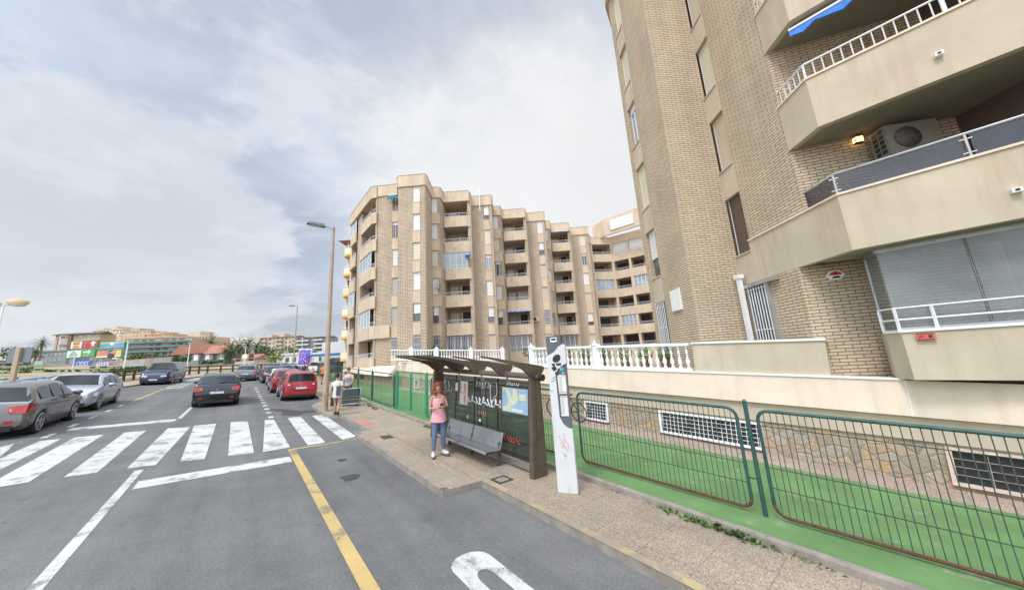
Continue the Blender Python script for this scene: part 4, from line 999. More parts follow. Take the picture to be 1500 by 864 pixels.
scrawl('graffiti', 9.25, 8.5, 1.45, .34, 3, .007, M['tagwhite']); scrawl('graffiti', 7.1, 6.7, 1.0, .13, 4, .004, M['pred']); scrawl('graffiti', 6.0, 5.5, .6, .12, 5, .006, M['tagred']); scrawl('graffiti', 6.55, 6.35, 1.3, .5, 1, .008, M['tagwhite'])
# bench of the shelter: two plates bent from one sheet, on brackets
b = MB(); prof = [(4.20, .44), (4.22, .47), (4.30, .475), (4.55, .455), (4.60, .47), (4.68, .78), (4.72, .79), (4.73, .77)]
th = .014
for Y0, Y1 in ((5.87, 7.02), (7.06, 8.25)):
    for (xa, za), (xb, zb_) in zip(prof, prof[1:]):
        b.hexa([S(xa, Y0, za-th), S(xb, Y0, zb_-th), S(xb, Y1, zb_-th), S(xa, Y1, za-th), S(xa, Y0, za), S(xb, Y0, zb_), S(xb, Y1, zb_), S(xa, Y1, za)])
bs = b.build('bench', M['steel'], sh)
for Y in (5.95, 7.04, 8.15):
    b = MB(); sbox(b, 4.25, 4.62, Y-.02, Y+.02, .40, .435); sbox(b, 4.60, 4.68, Y-.02, Y+.02, .12, .60); b.build('bracket', M['bronze'], bs)

# ---- info column of the bus stop
tw = thing('info_column', 'tall white bus stop info column with a grey cap, stickers and a timetable', 'sign column', S(4.72, 4.08, .12), radians(-40+40-19))
TW = .175
def face(mb, poly, y0, y1, mi=0):
    k = len(poly); vs = [Vector((x, y0, z)) for x, z in poly]+[Vector((x, y1, z)) for x, z in poly]
    mb.add(vs, [tuple(range(k)), tuple(range(2*k-1, k-1, -1))]+[(i, k+i, k+(i+1) % k, (i+1) % k) for i in range(k)], mi)
M['colwhite'] = plain('column_white', (.60, .60, .585), .5, .05, 3, dirt=((.40, .36, .29), 2.2, .54)); M['colgrey'] = plain('column_grey', (.10, .115, .13), .5, .1)
b = MB(); face(b, [(-TW, 0), (TW, 0), (TW, 1.05), (.10, 1.07), (.02, 1.14), (-.035, 1.26), (-.045, 2.0), (0, 2.1), (.12, 2.18), (TW, 2.2), (TW, 2.52), (.13, 2.56), (.05, 2.52), (-.04, 2.42), (-TW, 2.36)], -.06, .06); b.build('body', M['colwhite'], tw, False)
b = MB(); face(b, [(-.04, 1.0), (TW-.01, 1.0), (TW-.01, 2.2), (-.06, 2.2)], -.035, .05); b.build('panel', M['colgrey'], tw, False)
b = MB(); face(b, [(.0, 1.27), (TW-.04, 1.27), (TW-.04, 1.62), (.0, 1.62)], -.042, -.036); face(b, [(-.005, 1.66), (TW-.04, 1.66), (TW-.04, 2.0), (-.02, 2.0)], -.042, -.036)
for z in [1.32+.035*i for i in range(8)]+[1.70+.035*i for i in range(8)]: face(b, [(.015, z), (.06, z), (.06, z+.015), (.015, z+.015)], -.0445, -.0425, 1)
for z in (1.6, 1.68): face(b, [(.0, z), (TW-.04, z), (TW-.04, z+.012), (.0, z+.012)], -.0445, -.0425, 2)
b.build('timetable', [M['paper'], plain('print_grey', (.35, .37, .38), .7), M['pred']], tw, False)
b = MB(); face(b, [(-TW, 2.365), (-.045, 2.425), (.045, 2.525), (.10, 2.555), (.10, 2.72), (-TW, 2.72)], -.058, .058); cap = b.build('cap', M['colgrey'], tw, False)
b = MB()   # bus pictogram
face(b, [(-.09, 2.60), (.03, 2.60), (.03, 2.69), (-.09, 2.69)], -.0615, -.059); b.build('bus_symbol', M['white'], cap, False)
b = MB(); face(b, [(-.075, 2.635), (.015, 2.635), (.015, 2.675), (-.075, 2.675)], -.0635, -.062); face(b, [(-.08, 2.585), (-.055, 2.585), (-.055, 2.61), (-.08, 2.61)], -.0635, -.059); face(b, [(-.005, 2.585), (.02, 2.585), (.02, 2.61), (-.005, 2.61)], -.0635, -.059); b.build('bus_windows', M['black'], cap, False)
b = MB(); face(b, [(.0+.075*cos(a)+.02*sin(a), 2.30+.075*sin(a)) for a in [2*pi*k/16 for k in range(16)]], -.064, -.0605); b.build('oval_emblem', M['black'], tw, False)
b = MB()
for x, z, w, h, mi, r_ in ((-.07, 2.19, .03, .02, 0, 0), (.03, 2.19, .045, .022, 0, 0), (-.06, 2.12, .04, .04, 0, .6), (.08, 2.1, .035, .03, 1, 0), (-.02, 2.03, .03, .022, 0, -.5), (.1, 2.03, .03, .025, 1, 0), (-.09, 1.95, .05, .004, 2, .5), (-.09, 1.90, .05, .004, 2, .4), (-.14, 1.72, .04, .004, 1, 0)):
    face(b, [(x+cos(r_)*sx_*w-sin(r_)*sz_*h, z+sin(r_)*sx_*w+cos(r_)*sz_*h) for sx_, sz_ in ((-1, -1), (1, -1), (1, 1), (-1, 1))], -.0635, -.0605, mi)
b.build('sticker', [M['black'], plain('sticker_teal', (.10, .36, .36), .5), M['colgrey']], tw, False)
b = MB()
for pts in ([(-.08, .95), (-.02, .83), (-.06, .82), (.0, .78)], [(.02, .98), (.0, .75), (.05, .72)], [(.02, .88), (.08, .8), (.06, .66)], [(-.02, .66), (.02, .56), (.0, .64), (.05, .60)], [(-.05, .75), (.04, .77)]):
    b.tube([(x, -.062, z) for x, z in pts], .003, 4)
b.build('graffiti', M['tagred'], tw, False)

# ---- street lamps
M['lamppole'] = plain('tan_painted_pole', (.40, .30, .20), .7, .2, 2, dirt=((.45, .43, .40), 1.3, .52), bmp=.1)
def street_lamp(P, h, label, arm=.65, r0=.115, r1=.065):
    t = thing('street_lamp', label, 'street lamp', P, radians(YAW*0+40))
    b = MB(); b.tube([(0, 0, -.1), (0, 0, 1.2), (0, 0, h*.5), (0, 0, h)], [r0, r0*.97, (r0+r1)/2, r1], 14); b.build('pole', M['lamppole'], t, False)
    b = MB(); b.tube([(0, 0, h-.1), (-arm*.6, 0, h+.0)], .035, 8); b.build('arm', M['galv'], t, False)
    b = MB(); b.hexa([(-arm-.45, -.12, h-.06), (-arm+.3, -.14, h-.08), (-arm+.3, .14, h-.08), (-arm-.45, .12, h-.06), (-arm-.40, -.08, h+.05), (-arm+.25, -.09, h+.07), (-arm+.25, .09, h+.07), (-arm-.40, .08, h+.05)])
    hd = b.build('lamp_head', plain('lamp_head_grey', (.16, .165, .17), .6, .1), t, False)
    b = MB(); b.box(-arm-.36, -arm+.1, -.09, .09, -.105+h, h-.08); b.build('lens', M['glass_pale'], hd, False)
    b = MB(); b.box(-.06, .06, -r0-.012, -r0+.03, .5, .85); b.build('hatch', M['lamppole'], t, False)
    return t
street_lamp(S(3.15, 16.4, .0), 8.6, 'tall tan street lamp standing beside the crossing with a litter bin behind')
street_lamp(S(6.4, 58, .1), 10.0, 'smaller looking tan street lamp far down the road behind the parked cars')
gl_ = thing('street_lamp', 'pale double globe street lamp at the left edge of the picture', 'street lamp', (-35.0, 22, gz(-35, 22)), 0)
b = MB(); b.tube([(0, 0, 0), (0, 0, 5.95)], [.07, .045], 8); b.build('pole', M['white_metal'], gl_, False)
b = MB(); b.tube([(-.75, 0, 5.95), (.85, 0, 5.95)], .04, 6); b.build('arm', M['galv'], gl_, False)
for x in (-.95, .95):
    b = MB(); b.lathe((x, 0, 6.05), [(0, -.26), (.3, -.2), (.45, -.02), (.46, .03)], 14); gb = b.build('globe', M['lamp_clear'], gl_, False)
    b = MB(); b.lathe((x, 0, 6.05), [(.47, .03), (.44, .14), (.3, .24), (0, .30)], 14); b.build('cap', M['orange'], gb, False)

# ---- litter bin fixed behind the lamp, and a dark suitcase-like panel
bn = thing('litter_bin', 'dark litter bin standing right behind the lamp pole', 'bin', S(3.50, 16.2, .12), radians(20))
b = MB(); b.prism([(.19*cos(a), .16*sin(a)) for a in [2*pi*k/16 for k in range(16)]], .22, 1.0); b.build('body', M['black'], bn, False)
b = MB(); b.prism([(.2*cos(a), .17*sin(a)) for a in [2*pi*k/16 for k in range(16)]], 1.0, 1.05); b.build('rim', M['black'], bn, False)
b = MB(); b.tube([(0, 0, -.02), (0, 0, .22)], .05, 8); b.build('foot', M['galv'], bn, False)

# ---- bicycle against the stone wall
M['bike'] = plain('bike_black', (.025, .025, .03), .35, .2)
bk = thing('bicycle', 'black bicycle leaning on the stone wall behind the fence', 'bicycle', S(9.62, 8.3, .147), STREET @ Matrix.Rotation(radians(90), 3, 'Z') @ Matrix.Rotation(radians(-9), 3, 'X'))
for x in (-.62, .62):
    b = MB(); b.tube([(x+.33*cos(a), 0, .35+.33*sin(a)) for a in [2*pi*k/24 for k in range(24)]], .021, 6, closed=True); ty = b.build('wheel', M['rubber'], bk, False)
    b = MB()
    for k in range(14): a = 2*pi*k/14; b.tube([(x, 0, .35), (x+.31*cos(a), 0, .35+.31*sin(a))], .0025, 3, caps=False)
    b.tube([(x, -.05, .35), (x, .05, .35)], .02, 6); b.build('spokes', M['steel'], ty, False)
b = MB(); A_, B_, C_, D_, E_ = (-.12, 0, .32), (-.28, 0, .82), (.38, 0, .80), (-.62, 0, .35), (.42, 0, .68)
for p, q in ((A_, B_), (B_, C_), (A_, E_), (A_, D_), (B_, D_), (C_, E_), (E_, (.62, 0, .35))): b.tube([p, q], .018, 6)
b.tube([B_, (-.31, 0, .92)], .014, 6); b.build('frame', M['bike'], bk, False)
b = MB(); b.tube([C_, (.36, 0, .98)], .015, 6); b.tube([(.34, -.28, 1.0), (.40, -.1, .98), (.40, .1, .98), (.34, .28, 1.0)], .013, 6); b.build('handlebar', M['bike'], bk, False)
b = MB(); b.ball((-.32, 0, .94), .14, .07, .035, 10, 6); b.build('saddle', M['black'], bk, False)
b = MB(); b.tube([(-.12, -.06, .32), (-.12, .06, .32)], .09, 12); b.build('crank', M['black'], bk, False)

# ================================================================== CARS
def lin(tab, y):
    for (a, v), (b, w) in zip(tab, tab[1:]):
        if y <= b: return v+(w-v)*(y-a)/(b-a) if b > a else w
    return tab[-1][1]
def paintcol(name, c, metal=.35, rough=.28):
    m = plain(name, c, rough, .05, 1.2, metal, coat=.7); return m
KINDS = {
 'hatch': dict(L=4.3, W=1.77, H=1.46, ax=(-1.30, 1.30), top=[(-1, .60), (-.965, .92), (-.93, .98), (-.74, 1.34), (-.52, 1.425), (-.1, 1.46), (.2, 1.41), (.50, 1.02), (.75, .94), (.93, .78), (1, .55)],
    belt=[(-1, .58), (-.965, .86), (-.9, .95), (0, .93), (.5, .90), (.75, .84), (.93, .70), (1, .5)], ws=(.20, .50), rw=(-.93, -.74), sidex=(-.70, .42), pil=(-.36, .02)),
 'suv': dict(L=4.4, W=1.84, H=1.62, ax=(-1.30, 1.32), top=[(-1, .70), (-.97, 1.02), (-.94, 1.12), (-.80, 1.50), (-.55, 1.60), (-.05, 1.62), (.2, 1.57), (.46, 1.16), (.75, 1.08), (.93, .95), (1, .6)],
    belt=[(-1, .66), (-.97, .98), (-.9, 1.08), (0, 1.03), (.46, 1.01), (.75, .96), (.93, .82), (1, .55)], ws=(.20, .46), rw=(-.94, -.80), sidex=(-.68, .40), pil=(-.36, .02)),
 'mpv': dict(L=4.08, W=1.73, H=1.62, ax=(-1.2, 1.30), top=[(-1, .62), (-.985, .98), (-.965, 1.06), (-.90, 1.52), (-.7, 1.61), (0, 1.62), (.28, 1.52), (.62, 1.08), (.80, 1.0), (.93, .84), (1, .58)],
    belt=[(-1, .60), (-.985, .94), (-.95, 1.02), (0, .99), (.6, .97), (.80, .92), (.93, .75), (1, .52)], ws=(.28, .62), rw=(-.965, -.90), sidex=(-.82, .52), pil=(-.36, .05)),
 'van': dict(L=4.9, W=1.92, H=1.90, ax=(-1.6, 1.45), top=[(-1, .62), (-.985, 1.1), (-.975, 1.16), (-.955, 1.80), (-.85, 1.89), (.1, 1.90), (.30, 1.84), (.62, 1.28), (.80, 1.16), (.93, .98), (1, .6)],
    belt=[(-1, .6), (-.985, 1.05), (-.95, 1.12), (0, 1.12), (.6, 1.10), (.80, 1.04), (.93, .86), (1, .55)], ws=(.30, .62), rw=(-.975, -.955), sidex=(.16, .52), pil=(.9, .9)),
}
def car(label, P, heading, kind, paint, scale=1, cat='car', group=None, plate=True, name='parked_car', roofrails=False, tail='clear', antenna=True):
    k = KINDS[kind]; L, W_ = k['L'], k['W']; hl, hw = L/2, W_/2
    t = thing(name, label, cat, P, STREET @ Matrix.Rotation(heading, 3, 'Z') @ Matrix.Scale(scale, 3), group)
    ys = set([-hl, hl])
    for tb in ('top', 'belt'):
        for u, _ in k[tb]: ys.add(round(u*hl, 4))
    for a in k['ax']:
        for o in (-.38, -.30, -.2, 0, .2, .30, .38): ys.add(round(a+o, 4))
    for u in k['sidex']+k['pil']: ys.add(round(u*hl, 4)); ys.add(round(u*hl+.06, 4))
    for i in range(9): ys.add(round(-hl+L*i/8, 4))
    ys = sorted(ys); ys = [y for i, y in enumerate(ys) if i == 0 or y-ys[i-1] > .012]
    rows = []
    for y in ys:
        u = y/hl; zt = lin(k['top'], u); zb = min(lin(k['belt'], u), zt-.04)
        zs = .20+(.10 if abs(u) > .93 else 0)
        ar = zs
        for a in k['ax']:
            o = abs(y-a)
            if o < .385: ar = max(ar, .30+sqrt(max(0, .385**2-o*o))*.98)
        e = (1-.30*max(0, u-.80)**2/.04 - (.06*(max(0, u-.93)/.07)**2)) if u > 0 else (1-.10*max(0, -u-.85)**2/.0225)
        w = hw*e; wt = w*.96 if zt-zb < .12 else w*(.96-.20*min(1, (zt-zb)/.45))
        rows.append([(0, zs+.02), (w*.86, zs+.02 if ar == zs else ar), (w*.97, max(zs+.07, ar)), (w, max(.60, ar+.015)), (w*.985, max(zb-.12, .62)), (w*.95, zb), (wt, zt-.07 if zt-zb > .12 else zt-.02), (wt*.86, zt-.01), (0, zt+.015)])
        if abs(u) > .90: rows[-1][3] = (w, min(.60, zb-.1)); rows[-1][4] = (w*.985, zb-.06)
    ny, nr = len(ys), 9
    body = MB(); gls = {'windscreen': MB(), 'rear_window': MB(), 'side_window': None}
    verts = []
    for y, r in zip(ys, rows):
        verts += [Vector((x, y, z)) for x, z in r]+[Vector((-x, y, z)) for x, z in r[1:-1]]
    per = nr+nr-2
    def vi(i, j, sgn): return i*per+(j if (sgn > 0 or j in (0, nr-1)) else nr+j-1)
    faces = []; gl_sets = {}
    for i in range(ny-1):
        um = (ys[i]+ys[i+1])/2/hl
        for j in range(nr-1):
            for sgn in (1, -1):
                f = (vi(i, j, sgn), vi(i, j+1, sgn), vi(i+1, j+1, sgn), vi(i+1, j, sgn))
                if sgn > 0: f = f[::-1]
                key = None
                if j in (6, 7):
                    if k['ws'][0] < um < k['ws'][1]: key = 'windscreen'
                    if k['rw'][0] < um < k['rw'][1]: key = 'rear_window'
                if j == 5 and k['sidex'][0] < um < k['sidex'][1]:
                    if not any(abs(um-pp-.015) < .016 for pp in k['pil']):
                        seg = sum(1 for pp in k['pil'] if um > pp); key = ('side', sgn, seg)
                if key: gl_sets.setdefault(key, []).append(f)
                faces.append(f)
    faces.append(tuple([vi(0, j, 1) for j in range(nr)]+[vi(0, j, -1) for j in range(nr-2, 0, -1)]))
    faces.append(tuple(([vi(ny-1, j, 1) for j in range(nr)]+[vi(ny-1, j, -1) for j in range(nr-2, 0, -1)])[::-1]))
    body.add(verts, faces, 0, True); bo = body.build('body', paint, t, False)
    bo.data.set_sharp_from_angle(angle=radians(70))
    for key, fl in gl_sets.items():
        mb = MB(); mb.add([(v.x*1.006, v.y, v.z+.004) for v in verts], fl, 0, True)
        used = sorted({i for f in fl for i in f}); mp = {o: n_ for n_, o in enumerate(used)}
        vs_ = [mb.v[i] for i in used]; cen = sum(vs_, Vector())/len(vs_)
        off = Vector((0, .010*(1 if cen.y > 0 else -1), .006)) if isinstance(key, str) else Vector((key[1]*.008, 0, .003))
        sh_ = .96 if isinstance(key, str) else .93
        g2 = MB(); g2.add([cen+Vector(((v.x-cen.x)*(.93 if isinstance(key, str) else 1), (v.y-cen.y)*sh_, (v.z-cen.z)*(.93 if isinstance(key, str) else .84)))+off for v in vs_], [tuple(mp[i] for i in f) for f in fl], 0, True)
        g2.build(key if isinstance(key, str) else 'side_window', M['car_glass'], t, False)
    # dark lower cladding strips, bumpers
    b = MB()
    for s in (-1, 1): b.box(s*hw*.94-.02, s*hw*.94+.02, k['ax'][0]+.42, k['ax'][1]-.42, .19, .30)
    b.build('sill', M['black'], t, False)
    for s, nm in ((-1, 'rear_bumper'), (1, 'front_bumper')):
        b = MB(); y = s*hl*.985; b.hexa([(-hw*.72, y-.05, .22), (hw*.72, y-.05, .22), (hw*.72, y+.05, .22), (-hw*.72, y+.05, .22), (-hw*.74, y-.055, .36), (hw*.74, y-.055, .36), (hw*.74, y+.055, .36), (-hw*.74, y+.055, .36)])
        b.build(nm, M['black'] , t, False)
    for a in k['ax']:
        for s in (-1, 1):
            b = MB(); R = .325; x0 = s*(hw-.235); x1 = s*(hw-.018); AX = Matrix.Rotation(pi/2, 3, 'Y')
            b.lathe((0, a, R), [(R-.09, min(x0, x1)), (R-.01, min(x0, x1)), (R, min(x0, x1)+.02), (R, max(x0, x1)-.02), (R-.01, max(x0, x1)), (R-.09, max(x0, x1))], 22, axis=AX)
            tyre = b.build('wheel', M['rubber'], t, False)
            b = MB(); xo = x1; dirn = s
            b.tube([(xo+dirn*.002, a+(R-.088)*cos(an), R+(R-.088)*sin(an)) for an in [2*pi*q/20 for q in range(20)]], .016, 5, closed=True)
            for q in range(5):
                an = 2*pi*q/5+.3; c_, s_ = cos(an), sin(an); w2 = .035
                b.hexa([(xo-dirn*.03, a+c_*.03-s_*w2, R+s_*.03+c_*w2), (xo-dirn*.03, a+c_*.03+s_*w2, R+s_*.03-c_*w2), (xo-dirn*.03, a+c_*(R-.08)+s_*w2*.8, R+s_*(R-.08)-c_*w2*.8), (xo-dirn*.03, a+c_*(R-.08)-s_*w2*.8, R+s_*(R-.08)+c_*w2*.8)]+[(xo+dirn*.014, a+c_*.03-s_*w2, R+s_*.03+c_*w2), (xo+dirn*.014, a+c_*.03+s_*w2, R+s_*.03-c_*w2), (xo+dirn*.014, a+c_*(R-.08)+s_*w2*.8, R+s_*(R-.08)-c_*w2*.8), (xo+dirn*.014, a+c_*(R-.08)-s_*w2*.8, R+s_*(R-.08)+c_*w2*.8)])
            b.tube([(xo-dirn*.03, a, R), (xo+dirn*.018, a, R)], .06, 10); b.build('rim', M['rim'], tyre, False)
    ztail = lin(k['belt'], -.95); zhead = lin(k['belt'], .9)
    for s in (-1, 1):
        b = MB(); w = hw*.90; y = -hl
        if kind == 'mpv' or kind == 'van':
            b.hexa([(s*w*.86, y-.0, ztail-.10), (s*w*1.02, y+.06, ztail-.12), (s*w*1.02, y+.2, ztail-.12), (s*w*.86, y+.2, ztail-.10), (s*w*.80, y+.03, ztail+.38), (s*w*.94, y+.07, ztail+.36), (s*w*.94, y+.25, ztail+.36), (s*w*.80, y+.25, ztail+.38)])
        else:
            b.hexa([(s*hw*.60, y-.014, ztail-.19), (s*hw*.92, y-.004, ztail-.22), (s*hw*1.005, y+.28, ztail-.14), (s*hw*.6, y+.2, ztail-.17), (s*hw*.60, y-.0, ztail-.03), (s*hw*.93, y+.02, ztail-.0), (s*hw*1.0, y+.33, ztail-.02), (s*hw*.6, y+.2, ztail-.02)])
        tl = b.build('tail_light', M['lamp_red'], t, False)
        b = MB(); b.hexa([(s*w*.70, y-.014, ztail-.14), (s*w*.86, y+.018, ztail-.145), (s*w*.86, y+.08, ztail-.145), (s*w*.70, y+.08, ztail-.14), (s*w*.70, y-.002, ztail-.07), (s*w*.86, y+.03, ztail-.07), (s*w*.86, y+.08, ztail-.07), (s*w*.70, y+.08, ztail-.07)]); b.build('reverse_lamp', M['lamp_clear'], tl, False)
        b = MB(); b.box(s*w*.72-.07, s*w*.72+.07, y-.012, y+.05, .42, .49); b.build('reflector', M['lamp_red'], t, False)
        b = MB(); y = hl; zq = .60 if kind == 'hatch' else .72
        b.hexa([(s*hw*.40, y*.99, zq-.02), (s*hw*.74, y*.975, zq-.05), (s*hw*.985, y*.86, zq+.02), (s*hw*.45, y*.85, zq), (s*hw*.42, y*.985, zq+.07), (s*hw*.76, y*.955, zq+.10), (s*hw*.985, y*.82, zq+.17), (s*hw*.46, y*.83, zq+.1)]); b.build('headlight', M['lamp_clear'], t, False)
        b = MB(); ym = k['ws'][0]*hl*.35+k['ws'][1]*hl*.65-.12; zm = lin(k['belt'], .4)+.08
        b.ball((s*(hw+.10), ym, zm), .11, .06, .075, 10, 6); b.tube([(s*(hw-.08), ym, zm-.05), (s*(hw+.04), ym, zm-.02)], .025, 5); b.build('mirror', M['black'] if kind == 'van' else paint, t, False)
        for yh in (k['pil'][0]*hl+.30, k['pil'][1]*hl+.30):
            if abs(yh) < hl*.6: b = MB(); b.box(s*hw*.985-.02, s*hw*.985+.02, yh-.25, yh-.10, .86 if kind == 'hatch' else .93, .885 if kind == 'hatch' else .955); b.build('handle', M['black'], t, False)
    b = MB(); b.box(-.26, .26, -hl-.022, -hl+.02, .66 if kind != 'hatch' else .44, .76 if kind != 'hatch' else .54); b.build('number_plate', M['plate'], t, False)
    b = MB(); b.box(-.26, .26, hl-.06, hl+.012, .40, .50); b.build('number_plate', M['plate'], t, False)
    b = MB(); b.box(-.42, .42, hl-.09, hl+.004, .26, .38); b.box(-.45, .45, hl-.2, hl-.035, .58, .68); b.build('grille', M['black'], t, False)
    rt_ = lin(k['top'], k['rw'][0]); b = MB(); b.tube([(0, -hl*abs(k['rw'][0])-.02, rt_+.02), (.28, -hl*abs(k['rw'][0])+.02, rt_+.09)], .012, 5)
    b.build('wiper', M['black'], t, False)
    b = MB(); b.tube([(.045*cos(a), -hl-.012+.0, .86+.06*sin(a)) for a in [2*pi*q/4+pi/2 for q in range(4)]], .012, 4, closed=True)
    if kind != 'van': b.build('emblem', M['rim'], t, False)
    if antenna and kind != 'van':
        b = MB(); yy = -hl*.62; b.tube([(0, yy, lin(k['top'], yy/hl)), (0, yy-.1, lin(k['top'], yy/hl)+.25)], .008, 4); b.build('antenna', M['black'], t, False)
    if roofrails:
        b = MB()
        for s in (-1, 1): b.tube([(s*hw*.66, -hl*.62, k['H']-.06), (s*hw*.68, -hl*.5, k['H']+.02), (s*hw*.68, hl*.1, k['H']+.03), (s*hw*.66, hl*.2, k['H']-.06)], .018, 6)
        b.build('roof_rail', M['rim'], t, False)
    return t
PG = paintcol('warm_grey_paint', (.155, .148, .14)); PS = paintcol('silver_paint', (.46, .49, .55)); PB = paintcol('near_black_paint', (.018, .021, .028), .2)
PR = paintcol('red_paint', (.36, .018, .028), .15); PDR = paintcol('deep_red_paint', (.25, .012, .022), .2); PW = paintcol('white_car_paint', (.62, .63, .64), 0); PN = paintcol('navy_paint', (.016, .024, .055), .2)
PGG = paintcol('grey_green_paint', (.17, .185, .19)); PBL = paintcol('blue_paint', (.03, .08, .26), .2)
car('warm grey hatchback parked at the left edge, seen from behind', S(-5.72, 19.9, 0), 0, 'hatch', PG, 1.12)
car('silver hatchback parked facing the camera behind the grey one', S(-5.75, 26.0, 0), pi, 'hatch', PS, 1.12)
car('dark blue delivery van parked at the left kerb facing the camera', S(-5.15, 44.4, 0), pi-.13, 'van', PN, 1.02, 'van', name='parked_van')
car('black crossover car driving away in the middle of the road', S(-.62, 24.2, 0), 0, 'suv', PB, .98, name='car', roofrails=True)
car('grey four wheel drive car driving away ahead of the black crossover', S(.95, 44.8, 0), -.12, 'suv', PGG, 1.0, name='car')
car('bright red compact people carrier parked beside the lamp, nearest of the right row', S(2.92, 24.1, 0), 0, 'mpv', PR, .98, roofrails=True)
car('deep red crossover parked just ahead of the red people carrier', S(2.80, 29.4, 0), 0, 'suv', PDR, .97)
car('small white car parked ahead of the deep red crossover', S(2.95, 34.6, 0), 0, 'hatch', PW)
car('navy car parked with red rear lights ahead of the small white car', S(2.75, 39.9, 0), 0, 'suv', PN, .97)
car('pale blue hatchback parked near the bend ahead of the navy car', S(5.1, 50.0, 0), -.35, 'hatch', PBL)
car('dark grey estate car parked at the bend, left of the pale blue hatchback', S(4.6, 55.5, 0), -.45, 'suv', PGG)
car('white van by the fence at the far bend', S(10.2, 58.5, 0), -.7, 'van', PW, .9, 'van', name='parked_van')

# ---- advertising trailer with a bright poster
ad = thing('advertising_trailer', 'colourful advertising board on a small trailer behind the parked cars', 'billboard', S(8.0, 60.5, 0), STREET @ Matrix.Rotation(-.75, 3, 'Z'))
b = MB(); b.box(-1.05, 1.05, -.08, .12, 1.0, 3.65); b.build('board', M['white_metal'], ad, False)
m, n, bb = newmat('poster_art'); v = vecnode(n, 'UV'); f = noise_(n, v, 1.4, 5, .6, 1.5); g_ = noise_(n, v, 3.3, 3, .6)
lk(n, mix(n, ramp(n, g_, [(.56, (0, 0, 0)), (.6, (1, 1, 1))]), ramp(n, f, [(.3, (.02, .05, .42)), (.48, (.05, .12, .60)), (.55, (.30, .06, .45)), (.66, (.70, .12, .10))]), (.60, .55, .65)), bb.inputs['Base Color']); bb.inputs['Roughness'].default_value = .4
b = MB(); b.box(-.95, .95, -.10, -.083, 1.15, 3.5); b.build('poster', m, ad, False)
b = MB(); b.box(-1.0, 1.0, -.5, .9, .45, .6)
for x in (-.9, .9): b.tube([(x-.08, .2, .3), (x+.08, .2, .3)], .3, 12)
b.box(-.06, .06, -.03, .07, .6, 1.0); b.build('trailer', M['black'], ad, False)

# ================================================================== PEOPLE
def skin_mesh(name, J, E_, mat, parent, sub=2, root=0, M4=None):
    """J: [(x, y, z, rx, ry)], E_: edges -> one continuous surface"""
    me = bpy.data.meshes.new(name); me.from_pydata([j[:3] for j in J], E_, [])
    o = bpy.data.objects.new(name, me); col.objects.link(o)
    md = o.modifiers.new('skin', 'SKIN'); md.use_smooth_shade = True
    if not me.skin_vertices: me.skin_vertices.new() if hasattr(me.skin_vertices, 'new') else None
    sv = me.skin_vertices[0].data
    for i, j in enumerate(J): sv[i].radius = (j[3], j[4] if len(j) > 4 else j[3]); sv[i].use_root = (i == root)
    s = o.modifiers.new('sub', 'SUBSURF'); s.levels = sub; s.render_levels = sub
    ev = o.evaluated_get(bpy.context.evaluated_depsgraph_get()); me2 = bpy.data.meshes.new_from_object(ev)
    bpy.data.objects.remove(o); me2.name = name; me2.materials.clear(); me2.materials.append(mat)
    me2.polygons.foreach_set('use_smooth', [True]*len(me2.polygons))
    o = bpy.data.objects.new(name, me2); col.objects.link(o); o.parent = parent
    return o
SKIN = plain('skin', (.46, .265, .185), .55, .08, 5)
def V3(*a): return Vector(a)
